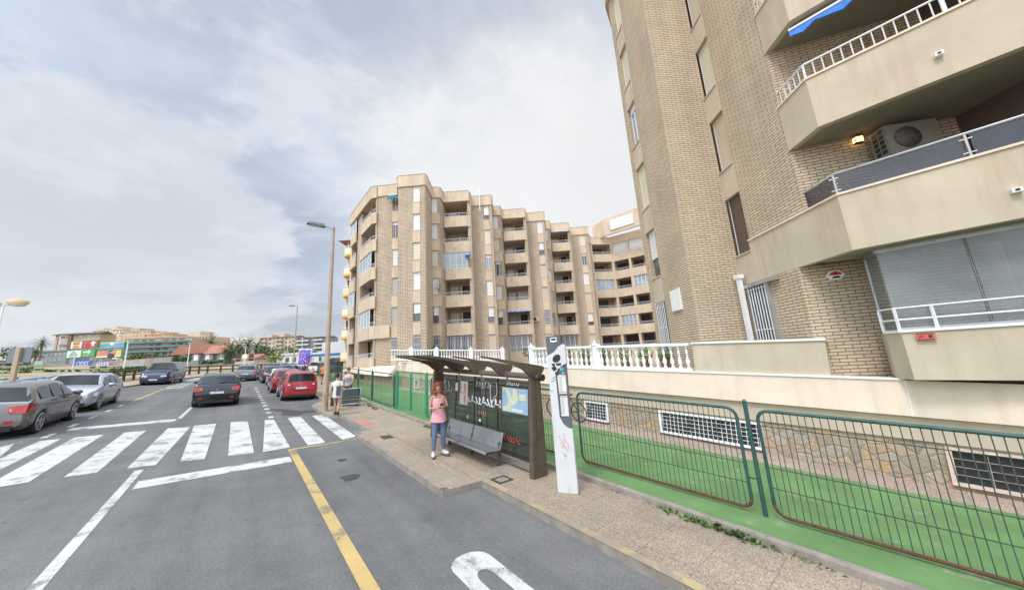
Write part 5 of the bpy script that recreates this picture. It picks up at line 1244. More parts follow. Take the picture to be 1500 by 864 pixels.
def person(label, P, yaw, pose, scale=1, tilt=None):
    """faces -y in its own frame. pose: joints for each side and clothes"""
    t = thing('person', label, 'person', P, Matrix.Rotation(yaw, 3, 'Z') @ Matrix.Scale(scale, 3))
    g = dict(pose); J = []; E_ = []
    def a(p, rx, ry=None, par=None):
        J.append((p[0], p[1], p[2], rx, ry or rx)); i = len(J)-1
        if par is not None: E_.append((par, i))
        return i
    pel = a((0, 0, .93), .125, .10); sp = a((0, .0, 1.08), .105, .085, pel); ch = a((0, .005, 1.25), .13, .095, sp); nb = a((0, .012, 1.40), .075, .065, ch)
    hd = g.get('head', (0, -.02)); nk = a((hd[0]*.3, .005, 1.475), .046, .048, nb); h1 = a((hd[0]*.6, hd[1]*.5-.005, 1.555), .066, .075, nk); h2 = a((hd[0], hd[1], 1.635), .074, .088, h1); h3 = a((hd[0], hd[1]+.005, 1.70), .045, .055, h2)
    hands = []
    for s in (1, -1):
        arm = g['arm'][0 if s > 0 else 1]
        sh_ = a((s*.155, .01, 1.375), .05, .05, nb); el = a(arm[0], .037, .037, sh_); mid_ = a(tuple((Vector(arm[0])*.5+Vector(arm[1])*.5)), .033, .033, el); wr = a(arm[1], .024, .024, mid_)
        d = (Vector(arm[1])-Vector(arm[0])).normalized(); hdv = Vector(arm[2]).normalized() if len(arm) > 2 else d
        pm = Vector(arm[1])+hdv*.055; p_ = a(pm, .03, .018, wr)
        side = hdv.cross(Vector((0, 0, 1))); side = side.normalized() if side.length > .2 else Vector((0, 1, 0))
        for q, ln in ((-1.5, .062), (-.5, .072), (.5, .068), (1.5, .052)):
            k1 = pm+hdv*.04+side*q*.018; k2 = k1+(hdv*.8+Vector((0, 0, -.45))).normalized()*ln
            i1 = a(k1, .009, .009, p_); a(k2, .007, .007, i1)
        th_ = a(pm-hdv*.01+side*.035*(-s)+Vector((0, 0, .005)), .010, .010, p_); a(pm+hdv*.045+side*.045*(-s), .008, .008, th_)
        hands.append(pm)
    feet = []
    for i_, s in enumerate((1, -1)):
        leg = g['leg'][i_]
        hp = a((s*.085, 0, .86), .080, .080, pel); th = a(tuple(Vector((s*.085, 0, .86)).lerp(Vector(leg[0]), .5)), .064, .064, hp); kn = a(leg[0], .050, .050, th); cf = a(tuple(Vector(leg[0]).lerp(Vector(leg[1]), .35)+Vector((0, .012, 0))), .052, .052, kn); an = a(leg[1], .034, .036, cf)
        fd = Vector(leg[2]); he = a(tuple(Vector(leg[1])+Vector((0, 0, -.045))), .034, .034, an); a(tuple(Vector(leg[1])+fd*.13+Vector((0, 0, -.06))), .036, .026, he)
        feet.append((leg[1], fd))
    skin_mesh('body', J, E_, SKIN, t, 2, pel)
    hx, hy = hd; fdz = 1.625
    b = MB(); b.ball((hx, hy-.088, fdz-.01), .012, .018, .02, 8, 5); b.build('nose', SKIN, t, False)
    b = MB(); 
    for s in (-1, 1): b.ball((hx+s*.031, hy-.078, fdz+.02), .011, .008, .007, 8, 5)
    b.build('eyes', M['black'], t, False)
    b = MB(); b.ball((hx, hy-.078, fdz-.05), .022, .008, .006, 8, 5); b.build('mouth', plain('lips', (.40, .15, .13), .5), t, False)
    b = MB()
    for s in (-1, 1): b.ball((hx+s*.077, hy+.005, fdz), .010, .018, .028, 8, 5)
    b.build('ears', SKIN, t, False)
    # hair
    b = MB(); hm = g['hair_mat']
    kind = g['hair']
    b.ball((hx, hy+.018, fdz+.045), .086, .098, .082, 16, 10, jit=.12)
    if kind == 'curly':
        rg = random.Random(2)
        for q in range(70):
            an = rg.uniform(-.35*pi, 1.35*pi); z = rg.uniform(-.20, .10); r = .082+.02*(z < 0)+rg.uniform(0, .02)
            b.ball((hx+cos(an)*r, hy+.02+abs(sin(an))*r*(1 if sin(an) > 0 else -.4), fdz+z), .032, .032, .036, 6, 5, jit=.3)
    if kind == 'bun': b.ball((hx, hy+.06, fdz+.11), .045, .045, .045, 10, 7, jit=.1); b.ball((hx, hy+.055, fdz-.01), .066, .05, .07, 10, 7)
    b.build('hair', hm, t, False)
    # garments: swollen copies of the limbs they cover
    for nm, JJ, EE, mt in g['clothes']:
        if callable(JJ): JJ(nm, mt, t)
        else: skin_mesh(nm, JJ, EE, mt, t, 2)
    for i_, (an, fd) in enumerate(feet):
        c = Vector(an)+Vector((0, 0, -.055)); fd = fd.normalized(); yaw_ = atan2(-fd.x, fd.y)
        R = Matrix.Translation(c) @ Matrix.Rotation(yaw_, 4, 'Z')
        up_ = MB(); sole = MB(); sh = g['shoe'][0]
        up_.ball((0, .055, .025), .050, .135, .045, 12, 8); up_.ball((0, -.01, .05), .045, .06, .06, 10, 7)
        up_.v = [R @ v for v in up_.v]; so = up_.build('shoe', sh, t, False)
        sole.prism([(.05*cos(a_)*(1 if sin(a_) > 0 else .85), .055+.15*sin(a_)) for a_ in [2*pi*q/16 for q in range(16)]], -.035, -.008); sole.v = [R @ v for v in sole.v]; sole.build('sole', g['shoe'][1], so, False)
    return t, hands
def torso(w=1.0, hem=.84, top=1.41, fl=1.0, arms=None, sl=.12):
    def mk(nm, mt, t):
        R = [(hem, .158*fl, .122*fl), (hem+.06, .156*fl, .121*fl), (.96, .148*(w+fl)/2, .118*w), (1.08, .132*w, .108*w), (1.2, .146*w, .116*w), (1.30, .150*w, .112*w)]
        R += [(1.36, .150*w, .098), (1.40, .125, .082), (1.425, .082, .070)] if arms else [(top-.02, .125*w, .10)]
        b = MB(); n = 22; vs = []
        for z, rx, ry in R:
            for k in range(n):
                a = 2*pi*k/n; f = 1+.035*sin(a*5+z*9)*(1 if z < 1.1 else .35); vs.append(Vector((rx*f*cos(a), .006+ry*f*sin(a), z+(.012*sin(2*a+1) if z < hem+.01 else 0))))
        b.add(vs, [(i*n+k, i*n+(k+1) % n, (i+1)*n+(k+1) % n, (i+1)*n+k) for i in range(len(R)-1) for k in range(n)], 0, True)
        if arms:
            for s_, ar in zip((1, -1), arms):
                sv = Vector((s_*.135, .01, 1.37)); e = sv.lerp(Vector(ar[0]), sl+.12); b.tube([sv+Vector((-s_*.03, 0, .0)), sv.lerp(e, .3)+Vector((s_*.015, 0, .01)), e], [.058, .064, .066], 12)
        b.build(nm, mt, t, False)
    return mk, None
def legs(lg, r0=.100, r1=.062, r2=.042, end=.95):
    JJ = [(0, 0, .92, .102, .090)]; EE = []
    for s, l in zip((1, -1), lg):
        k = Vector(l[0]); an = Vector(l[1]); hp = Vector((s*.085, 0, .86)); m_ = hp.lerp(k, .5)
        pts = [(hp, r0), (m_, (r0+r1)/2+.008)]
        if end > .5: pts += [(k, r1), (k.lerp(an, .35)+Vector((0, .012, 0)), r1), (k.lerp(an, end), r2)]
        pr = 0
        for p, r in pts: JJ.append((p.x, p.y, p.z, r, r)); EE.append((pr, len(JJ)-1)); pr = len(JJ)-1
    return JJ, EE
C_pink = plain('pink_cotton', (.78, .36, .40), .85, .06, 6); C_legg = plain('blue_grey_leggings', (.105, .145, .25), .75, .12, 6); C_white = plain('white_cotton', (.66, .65, .62), .85, .06, 6)
H_red = plain('red_hair', (.26, .065, .025), .7, .3, 22); H_dark = plain('dark_hair', (.02, .014, .012), .6, .3, 20); H_grey = plain('short_hair', (.09, .07, .055), .7, .3, 20)
shoe_w = (plain('pale_trainer', (.58, .52, .53), .7, .08, 9), plain('dark_sole', (.12, .09, .15), .7))
arms_w = (((.215, -.03, 1.14), (.075, -.235, 1.16), (-.5, -.55, .25)), ((-.215, -.02, 1.12), (-.075, -.225, 1.14), (.5, -.6, .25)))
legs_w = (((.10, -.035, .49), (.125, .015, .095), (.45, -1, 0)), ((-.115, -.05, .50), (-.15, -.045, .095), (-.25, -1, 0)))
tj, te = torso(1.06, .79, 1.37, 1.24)
lj, le = legs(legs_w, .083, .064, .044, .9)
wm, hs = person('person with curly red hair, pink vest and blue leggings holding a phone', S(3.95, 7.42, .12), radians(28), dict(head=(.0, -.03), arm=arms_w, leg=legs_w, hair='curly', hair_mat=H_red, shoe=shoe_w,
    clothes=[('vest', tj, te, C_pink), ('leggings', lj, le, C_legg)]), .985)
for s in (-1, 1):
    b = MB(); b.tube([(s*.085, -.075, 1.30), (s*.095, -.045, 1.40), (s*.09, .02, 1.43), (s*.085, .085, 1.32)], .014, 6); b.build('vest_strap', C_pink, wm, False)
b = MB(); b.box(-.035, .035, -.006, .006, -.07, .07, 0, Matrix.Translation((0, -.30, 1.19)) @ Matrix.Rotation(radians(35), 4, 'X')); tag(b.build('phone', M['black'], None), 'black mobile phone held by the red haired person', 'phone')
ph = bpy.data.objects['phone']; ph.matrix_basis = wm.matrix_basis.copy()
arms_b = (((.22, .02, 1.13), (.235, -.03, .90), (0, -.1, -1)), ((-.22, .03, 1.13), (-.20, .01, .90), (0, 0, -1)))
legs_b = (((.085, -.12, .50), (.085, -.16, .10), (0, -1, 0)), ((-.085, .0, .49), (-.085, .14, .12), (0, -1, 0)))
tj, te = torso(1.12, .74, 1.40, 1.15, arms_b, .55); sj, se = legs(legs_b, .108, .08, .06, .2)
p2, _ = person('person with dark tied hair in an oversized white shirt, walking away', S(3.30, 15.0, .12), radians(180+15), dict(head=(0, -.01), arm=arms_b, leg=legs_b, hair='bun', hair_mat=H_dark, shoe=(M['black'], M['black']),
    clothes=[('shirt', tj, te, plain('printed_white_shirt', (.60, .58, .54), .85, .12, 7)), ('shorts', sj, se, plain('pale_shorts', (.45, .48, .55), .85))]), .95)
b = MB(); b.hexa([(-.155, .115, .80), (-.0, .155, .80), (-.0, .17, .80), (-.155, .14, .80), (-.155, .10, 1.20), (-.0, .125, 1.20), (-.0, .145, 1.20), (-.155, .125, 1.20)]); b.build('shirt_panel', PN, p2, False)
arms_m = (((.23, -.02, 1.12), (.20, -.26, 1.02), (0, -1, -.2)), ((-.23, -.02, 1.12), (-.20, -.26, 1.02), (0, -1, -.2)))
legs_m = (((.095, -.03, .49), (.10, .01, .095), (.1, -1, 0)), ((-.095, -.03, .49), (-.10, .01, .095), (-.1, -1, 0)))
tj, te = torso(1.16, .86, 1.41, 1.08, arms_m, .6); sj, se = legs(legs_m, .115, .085, .06, .2)
p3, _ = person('person in a pale pink T-shirt with a blue print, standing behind the trolley', S(4.45, 18.1, .12), radians(12), dict(head=(0, -.02), arm=arms_m, leg=legs_m, hair='short', hair_mat=H_grey, shoe=(M['black'], M['black']),
    clothes=[('shirt', tj, te, plain('pale_pink_shirt', (.66, .40, .35), .85)), ('shorts', sj, se, plain('dark_shorts', (.06, .07, .09), .85))]), 1.02)
b = MB(); b.hexa([(-.10, -.135, 1.04), (.10, -.135, 1.04), (.10, -.11, 1.04), (-.10, -.11, 1.04), (-.10, -.142, 1.22), (.10, -.142, 1.22), (.10, -.11, 1.22), (-.10, -.11, 1.22)]); b.build('shirt_print', plain('shirt_print_blue', (.08, .32, .55), .8, .5, 25), p3, False)
b = MB(); b.hexa([(-.09, -.142, 1.24), (.09, -.142, 1.24), (.09, -.11, 1.24), (-.09, -.11, 1.24), (-.09, -.138, 1.27), (.09, -.138, 1.27), (.09, -.11, 1.27), (-.09, -.11, 1.27)]); b.build('shirt_print', plain('shirt_print_orange', (.65, .25, .08), .8), p3, False)
# trolley of folded beach chairs
tr = thing('beach_trolley', 'low trolley stacked with folded dark beach chairs in front of the man in pink', 'trolley', S(4.42, 17.45, .12), radians(40-28))
for i in range(4):
    y = -.12+.07*i; b = MB(); w = .42
    b.tube([(-w+.02*i, y, .10), (-w+.06, y+.02, .80), (w+.04, y+.02, .80), (w, y, .10)], .015, 6, closed=True); f_ = b.build('chair_frame', M['galv'], tr, False)
    b = MB(); b.box(-w+.05, w-.03, y-.006, y+.008, .13, .76); b.box(-w+.05, w-.03, y-.009, y-.0065, .42, .44, 1); b.box(-w+.05, w-.03, y-.009, y-.0065, .28, .295, 2); b.build('chair_fabric', [plain('dark_grey_canvas', (.06, .075, .075), .9, .2), M['gate'], M['pred']], f_, False)
b = MB(); b.box(-.38, .38, -.22, .22, .07, .095); b.build('deck', M['galv'], tr, False)
for x in (-.3, .3):
    for y in (-.16, .16): b = MB(); b.tube([(x-.02, y, .045), (x+.02, y, .045)], .045, 10); b.build('wheel', M['rubber'], tr, False)
b = MB(); b.tube([(-.25, .25, .08), (-.25, .33, .95), (.25, .33, .95), (.25, .25, .08)], .015, 6); b.build('handle', M['black'], tr, False)
# people farther along the pavement
def walker(label, X, Y, yaw, shirt, short, hair=H_dark, sc_=1):
    tj, te = torso(1.1, .86, 1.41, 1.08, arms_b, .5); sj, se = legs(legs_b, .112, .085, .06, .2)
    person(label, S(X, Y, .12), yaw, dict(head=(0, -.02), arm=arms_b, leg=legs_b, hair='short', hair_mat=hair, shoe=(M['black'], M['black']), clothes=[('shirt', tj, te, shirt), ('shorts', sj, se, short)]), sc_)
walker('distant person in a white shirt on the pavement beside the red car', 5.3, 35.0, radians(200), C_white, PN)
walker('distant person in a dark blue top on the pavement, left of the one in white', 5.2, 38.5, radians(20), PN, M['black'])
walker('distant person in an orange and red top by the fence', 5.75, 32.0, radians(210), plain('orange_shirt', (.62, .20, .10), .8, .4, 12), M['black'])

# ================================================================== FAR SIDE AND SKYLINE
def ax(px_, b): return at(px_, 530, b).x
def az(px_, py, b): return at(px_, py, b).z
def leaf_ball(mb, c, rx, ry, rz, n, s, rg, mi=(0, 1), shell=.45):
    c = Vector(c)
    for _ in range(n):
        while True:
            d = Vector((rg.uniform(-1, 1), rg.uniform(-1, 1), rg.uniform(-1, 1)))
            if shell < d.length < 1: break
        if noise.noise(d*2.3+c) < -.22: continue
        p = c+Vector((d.x*rx, d.y*ry, d.z*rz)); u = Vector((rg.gauss(0, 1), rg.gauss(0, 1), rg.gauss(0, 1))).normalized(); w = u.orthogonal().normalized(); k = s*rg.uniform(.6, 1.3)
        mb.add([p-u*k, p+w*k*.5, p+u*k, p-w*k*.5], [(0, 1, 2, 3)], rg.choice(mi))
def far_building(label, p0, p1, ytop, b, floors, cols, wall, depth=14, roof=None, balc=None, balc_cols=None, slant=0, win='glass', wsz=(.5, .5), group=None, cap=None, roofh=1.6, name='apartment_building', slab=None, stepped=None, low=0):
    a0, a1 = ax(p0, b), ax(p1, b); zt = az((p0+p1)/2, ytop, b); zb_ = gz(a0, b)-.5
    t = thing(name, label, 'building', ((a0+a1)/2, b, zb_), None, group)
    b0, b1 = b, b+slant
    P, Q = (a0, b0), (a1, b1)
    d = Vector((a1-a0, b1-b0)).normalized(); n = Vector((d.y, -d.x)); L = (Vector(Q)-Vector(P)).length
    w = MB(); w.wall(P, Q, zb_, zt, depth, 0)
    if stepped:
        for t0, t1, h in stepped: w.wall(lerp(P, Q, t0), lerp(P, Q, t1), zt, zt+h, depth*.6, 0, -1.5)
    w.build('wall', wall, t)
    base = gz(a0, b)+low; fh = (zt-base)/floors
    for f in range(floors):
        z0 = base+f*fh
        for c in range(cols):
            t0 = (c+.5-wsz[0]/2)/cols; t1 = (c+.5+wsz[0]/2)/cols
            isb = balc and (balc_cols is None or c in balc_cols)
            m_ = MB(); m_.wall(lerp(P, Q, t0), lerp(P, Q, t1), z0+fh*(.28 if not isb else .1), z0+fh*(.28+wsz[1]), .3, 0, .08)
            m_.build('window', M[win] if (c*7+f*3) % 4 else M['curtain'], t)
        if balc:
            for seg in ([(0, 1)] if balc_cols is None else [(c/cols+.02/cols, (c+1)/cols-.02/cols) for c in balc_cols]):
                m_ = MB(); m_.wall(lerp(P, Q, seg[0]), lerp(P, Q, seg[1]), z0, z0+.22, 1.3, 0, 1.3); m_.wall(lerp(P, Q, seg[0]), lerp(P, Q, seg[1]), z0+.22, z0+fh*.36, .1, 1, 1.3)
                m_.build('balcony', [slab or wall, balc], t)
    if roof:
        r = MB(); e = .8
        A, B_ = Vector(P)-d*e+n*e, Vector(Q)+d*e+n*e; C_, D_ = B_-n*(depth*.7+e), A-n*(depth*.7+e); m1, m2 = (A+D_)/2, (B_+C_)/2
        r.add([(A.x, A.y, zt), (B_.x, B_.y, zt), (C_.x, C_.y, zt), (D_.x, D_.y, zt), (m1.x, m1.y, zt+roofh), (m2.x, m2.y, zt+roofh)], [(0, 1, 5, 4), (2, 3, 4, 5), (1, 2, 5), (3, 0, 4), (3, 2, 1, 0)], 0); r.build('roof', roof, t)
    else:
        r = MB(); r.wall(P, Q, zt, zt+.5, .4, 0, .25); r.build('cornice', wall, t)
    return t
W_cream = plain('far_cream', (.55, .45, .33), .9, .12, .15); W_tan = plain('far_tan', (.48, .36, .25), .9, .12, .15); W_pale = plain('far_pale', (.60, .54, .44), .9, .1, .15)
W_grey = plain('far_grey', (.27, .28, .28), .9, .12, .15); W_brick = plain('far_brick', (.28, .12, .075), .9, .12, .3); W_pink = plain('far_pink', (.58, .42, .33), .9, .1, .2); W_teal = plain('teal_glass_rail', (.06, .22, .21), .35, .2, .3); W_white = plain('far_white', (.62, .61, .57), .9, .08, .3)
W_orange = plain('far_orange', (.52, .33, .18), .9, .12, .3); W_rail = plain('far_rail', (.46, .40, .33), .7, .1)
# skyline behind
far_building('wide pale orange apartment block on the skyline above the billboards', 128, 172, 484, 205, 4, 9, W_cream, stepped=((.0, .25, 1.8), (.5, .7, 2.4)), low=12)
far_building('tan windowless looking block on the skyline between the billboards and the green building', 170, 214, 486, 190, 4, 8, W_tan, stepped=((.2, .5, 2.2),), low=10, wsz=(.25, .3))
far_building('orange topped block on the skyline above the green glass balconies', 205, 246, 490, 185, 4, 8, W_orange, stepped=((.3, .6, 1.6),), low=10)
far_building('long beige block with many window rows behind the red roofed house', 247, 300, 494, 170, 5, 12, W_cream, balc=W_rail, stepped=((.35, .7, 3.0),), low=3)
far_building('low pale orange block behind the palms', 296, 336, 503, 180, 3, 8, W_orange, stepped=((.0, .3, 1.0),), low=5)
far_building('plain cream gable wall block behind the palms', 334, 384, 498, 175, 4, 4, W_pale, wsz=(.15, .2), low=5, stepped=((.1, .5, 1.6),))
far_building('large cream apartment block with balconies left of the tan street lamp', 378, 432, 494, 150, 6, 9, W_cream, balc=W_rail, balc_cols=(0, 1, 4, 5, 8), roof=M['tile_roof'], roofh=.4, depth=8, stepped=((.1, .25, 1.5), (.45, .6, 1.8)))
far_building('blue grey apartment block with tiled top behind the near street lamp', 433, 480, 494, 145, 6, 7, W_grey, balc=W_white, balc_cols=(0, 1, 2, 4, 5), roof=M['tile_roof'], roofh=.4, depth=8)
# middle distance
far_building('green glass balcony building behind the billboards', 178, 256, 495, 135, 5, 9, W_tan, balc=W_teal, slab=W_grey, slant=6, wsz=(.6, .5))
bw = far_building('brown brick corner block with a tiled roof and pale bay at the left', 74, 134, 490, 112, 4, 6, W_tan, roof=plain('brown_tiles', (.13, .09, .07), .9, .2), roofh=.7, win='glass_pale', depth=5, slant=1, low=2)
m_ = MB(); A_, B_ = (ax(64, 112), 114), (ax(79, 110), 110.5)
m_.wall(A_, B_, gz(-160, 112), az(70, 493, 112), 3, 0)
bay = m_.build('bay', W_white, bw); m_ = MB(); m_.wall((ax(80, 112), 112), (ax(98, 112), 112.3), gz(-160, 112), az(85, 492, 112), .3, 0, .45); m_.build('brick_panel', W_brick, bw)
for f in range(3):
    m_ = MB(); m_.wall(A_, B_, gz(-160, 112)+2.4+f*2.9, gz(-160, 112)+3.3+f*2.9, 3, 0, .1); m_.build('bay_band', W_pink, bay)
far_building('grey flat roofed annexe in front of the brown brick block', 58, 96, 515, 104, 2, 6, W_grey, depth=6, win='glass_pale', name='annexe')
def gable(label, p0, p1, yeave, yridge, b, wall, depth, cols=5, axis='x'):
    a0, a1 = ax(p0, b), ax(p1, b); ze = az((p0+p1)/2, yeave, b); zr = az((p0+p1)/2, yridge, b); z0 = gz(a0, b)-.5
    t = thing('house', label, 'house', ((a0+a1)/2, b, z0))
    w = MB(); w.box(a0, a1, b, b+depth, z0, ze); w.build('wall', wall, t)
    r = MB(); e = .5
    if axis == 'x': r.add([(a0-e, b-e, ze), (a1+e, b-e, ze), (a1+e, b+depth+e, ze), (a0-e, b+depth+e, ze), (a0-e, b+depth/2, zr), (a1+e, b+depth/2, zr)], [(0, 1, 5, 4), (2, 3, 4, 5), (1, 2, 5), (3, 0, 4), (3, 2, 1, 0)])
    else: m = (a0+a1)/2; r.add([(a0-e, b-e, ze), (a1+e, b-e, ze), (a1+e, b+depth+e, ze), (a0-e, b+depth+e, ze), (m, b-e, zr), (m, b+depth+e, zr)], [(1, 2, 5, 4), (3, 0, 4, 5), (0, 1, 4), (2, 3, 5), (3, 2, 1, 0)])
    r.build('roof', M['tile_roof'], t)
    for c in range(cols):
        x = a0+(a1-a0)*(c+.5)/cols; m_ = MB(); m_.box(x-.6, x+.6, b-.06, b+.1, z0+1.6, z0+3.4); m_.build('window', M['white'] if c % 2 else M['dark'], t)
    return t
gable('long grey stone house with a red tiled roof beyond the railing', 287, 330, 518, 505, 100, W_grey, 8, 4)
gable('grey stone gable end of the red roofed house, facing the road', 272, 291, 518, 503, 99, W_grey, 12, 2, 'y')
gable('small ochre gabled wing at the left of the red roofed house', 251, 272, 520, 507, 101, W_orange, 12, 2, 'y')
gable('small cream cottage with an orange tiled roof among the palms', 344, 372, 526, 519, 88, W_pale, 6, 3)
far_building('low white flat roofed pavilion left of the advertising board', 405, 436, 520, 92, 1, 3, W_white, depth=8, name='pavilion', wsz=(.5, .45))
far_building('low white pavilion right of the advertising board', 450, 476, 519, 88, 1, 2, W_white, depth=8, name='pavilion', wsz=(.4, .5))
far_building('low tan bungalow behind the yellow green bush', 384, 408, 524, 95, 1, 3, W_tan, depth=8, name='bungalow')
# long wall with painted graffiti, and billboards on it
gw = thing('boundary_wall', 'long grey and tan boundary wall with blue graffiti below the billboards', 'wall', (ax(180, 86), 86, 6))
m_ = MB(); m_.wall((ax(38, 92), 92), (ax(250, 82), 82), gz(ax(250, 82), 82)-1, az(180, 528, 86), .4, 0); m_.wall((ax(250, 82), 82), (ax(400, 84), 84), gz(ax(400, 84), 84)-1, az(330, 534, 84), .4, 0); m_.build('panel', plain('stained_wall', (.30, .255, .21), .9, .35, .35), gw)
def on_wall(px_, py, b): return Vector(at(px_, py, b))
for nm, x0, x1, y0, y1, mt in (('mural', 115, 141, 529, 538, plain('graffiti_blue', (.06, .14, .50), .8, .6, 1.3)), ('mural', 144, 172, 530, 540, plain('graffiti_violet', (.22, .20, .34), .8, .7, 1.3)), ('mural', 52, 66, 529, 537, plain('graffiti_aqua', (.30, .42, .38), .8, .4)), ('mural', 195, 215, 532, 540, plain('graffiti_grey', (.30, .33, .38), .8, .4))):
    f0 = (x0-38)/(250-38); f1 = (x1-38)/(250-38); P = (lerp((ax(38, 92), 92), (ax(250, 82), 82), f0)); Q = lerp((ax(38, 92), 92), (ax(250, 82), 82), f1)
    m_ = MB(); zb2 = az(x0, y1, P[1]); zt2 = az(x0, y0, P[1]); m_.wall(P, Q, zb2, zt2, .1, 0, .06); o = m_.build(nm, mt, gw)
    d = Vector((Q[0]-P[0], Q[1]-P[1])).normalized(); c = (Vector(P)+Vector(Q))/2+Vector((d.y, -d.x))*.12
    if x0 in (115, 144):
        MM = Matrix.Translation((c.x, c.y, (zb2+zt2)/2)) @ Matrix.Rotation(atan2(d.y, d.x), 4, 'Z') @ Matrix.Rotation(pi/2, 4, 'X')
        text_mesh('lettering', 'CIDES' if x0 == 115 else 'ALLEX', 1.7, M['tagwhite'], gw, gw.matrix_basis.inverted() @ MM, .02)
def billboard(label, x0, x1, y0, y1, b, builder):
    a0, a1 = ax(x0, b), ax(x1, b); z1 = az((x0+x1)/2, y0, b); z0 = az((x0+x1)/2, y1, b)
    t = thing('billboard', label, 'billboard', ((a0+a1)/2, b, z0-1), None, 'billboards above the graffiti wall')
    w, h = a1-a0, z1-z0; m_ = MB(); m_.box(-w/2, w/2, 0, .25, 1, 1+h); m_.build('board', M['gate'], t, False)
    for x in (-w*.35, w*.35): m_ = MB(); m_.tube([(x, .15, -3), (x, .15, 1)], .12, 6); m_.build('leg', M['galv'], t, False)
    builder(t, w, h); return t
def panel(t, x0, x1, z0, z1, mat, y=-.06, nm='panel'):
    m_ = MB(); m_.box(x0, x1, y, 0.0 if y > -.07 else y+.02, z0, z1); return m_.build(nm, mat, t, False)
def fl(t, txt, x, z, s, mat, y=-.1): return text_mesh('lettering', txt, s, mat, t, Matrix.Translation((x, y, z)) @ Matrix.Rotation(pi/2, 4, 'X'))
B_red = plain('board_red', (.50, .05, .05), .6, .06); B_white = plain('board_white', (.68, .68, .66), .6, .05); B_green = plain('board_green', (.11, .31, .09), .6, .06); B_orange = plain('board_orange', (.60, .19, .08), .6, .1)
B_or2 = plain('bun_orange', (.72, .22, .05), .6, .05)
def bb1(t, w, h):
    panel(t, -w/2+.3, -w*.08, 1.2, .8+h, B_white); c = (-w*.27)
    m_ = MB(); r = min(w*.17, h*.40)
    for z0, z1, q in ((.12, 1, 1), (-1, -.12, 1)):
        pts = [(c+r*1.15*cos(a), 1+h/2+r*sin(a)*q) for a in [pi*k/10 for k in range(11)]] if z0 > 0 else [(c+r*1.15*cos(a), 1+h/2+r*.8*sin(a)) for a in [pi+pi*k/10 for k in range(11)]]
        pts = [(x, z+(.32*r if z0 > 0 else -.32*r)*1) for x, z in pts]; pts = [(x, min(max(z, 1.25), .75+h)) for x, z in pts]
        face(m_, pts, -.09, -.07)
    m_.build('bun_emblem', B_or2, t, False); fl(t, 'BURGER', c, 1+h/2+.22*r, r*.52, B_red); fl(t, 'KING', c, 1+h/2-.22*r, r*.52, B_red)
    panel(t, -w*.07, w/2-.2, 1.2, .8+h, B_red); fl(t, '3:L', w*.05, 1+h*.72, h*.26, B_white); fl(t, '5', w*.04, 1+h*.3, h*.3, B_white); fl(t, 'A 3 MIN.', w*.33, 1+h*.16, h*.15, B_white)
    m_ = MB(); x = w*.33; face(m_, [(x-.35, 1+h*.32), (x+.35, 1+h*.32), (x+.35, 1+h*.6), (x+.9, 1+h*.6), (x, 1+h*.9), (x-.9, 1+h*.6), (x-.35, 1+h*.6)], -.09, -.07); m_.build('arrow', B_white, t, False)
def bb2(t, w, h):
    panel(t, -w/2+.2, 0, 1.2, .8+h, B_white); c = -w*.25
    m_ = MB(); face(m_, [(c-w*.16, 1+h*.28), (c-w*.12, 1+h*.28), (c, 1+h*.72), (c+w*.12, 1+h*.28), (c+w*.16, 1+h*.28), (c, 1+h*.88)], -.09, -.07); face(m_, [(c-w*.10, 1+h*.3), (c+w*.10, 1+h*.3), (c, 1+h*.56)], -.09, -.07); m_.build('roof_emblem', B_green, t, False)
    fl(t, 'LEROY MERLIN', c, 1+h*.16, h*.11, B_green)
    panel(t, 0.02, w/2-.2, 1.2, .8+h, B_green); x = w*.22; m_ = MB(); z = 1+h*.66; face(m_, [(x-1.1, z-.22), (x+.2, z-.22), (x+.2, z-.6), (x+1.1, z), (x+.2, z+.6), (x+.2, z+.22), (x-1.1, z+.22)], -.09, -.07); m_.build('arrow', B_white, t, False)
    fl(t, 'TU PROYECTO', x, 1+h*.32, h*.13, B_white); fl(t, 'A 5 MINUTOS', x, 1+h*.16, h*.11, B_white)
def bb3(t, w, h):
    panel(t, -w/2+.2, w/2-.2, 1.2, .8+h, plain('board_sky', (.10, .32, .62), .6, .35, .35)); panel(t, -w/2+.2, w/2-.2, .8+h*.82, .8+h, plain('board_yellow', (.62, .48, .12), .6, .2), -.08)
    m_ = MB(); 
    for i in range(7): x = -w*.4+w*.13*i; face(m_, [(x+.5*cos(a), 1.2+h*.06+h*.16*abs(sin(a))) for a in [pi*k/6 for k in range(7)]], -.09, -.07)
    m_.build('picture', plain('board_people', (.52, .30, .22), .6, .5, 1), t, False)
    m_ = MB(); face(m_, [(.0+h*.26*cos(a), 1+h*.66+h*.2*sin(a)) for a in [2*pi*k/16 for k in range(16)]], -.1, -.08); m_.build('round_emblem', B_white, t, False)
def bb4(t, w, h):
    panel(t, -w/2+.2, w/2-.2, 1.2, .8+h, B_orange); panel(t, -w/2+.2, w/2-.2, 1.2, 1.2+h*.17, B_white, -.08)
    panel(t, -.2, w*.12, 1+h*.34, 1+h*.9, M['black'], -.085); fl(t, '29', w*.06, 1+h*.6, h*.5, B_white, -.11); fl(t, '90', w*.2, 1+h*.7, h*.26, B_white)
    panel(t, w*.27, w*.46, 1+h*.3, 1+h*.85, plain('board_box', (.60, .50, .14), .6, .3, 1), -.085); fl(t, 'FIBRA + MOVIL', -w*.27, 1+h*.72, h*.14, B_white); fl(t, 'ILIMITADO', -w*.27, 1+h*.48, h*.17, B_white)
billboard('upper left billboard with a burger bun emblem and a red arrow panel', 98, 139, 499, 511, 88, bb1)
billboard('lower left billboard, white and green with a triangular roof emblem and arrow', 95, 137.5, 512, 524, 88, bb2)
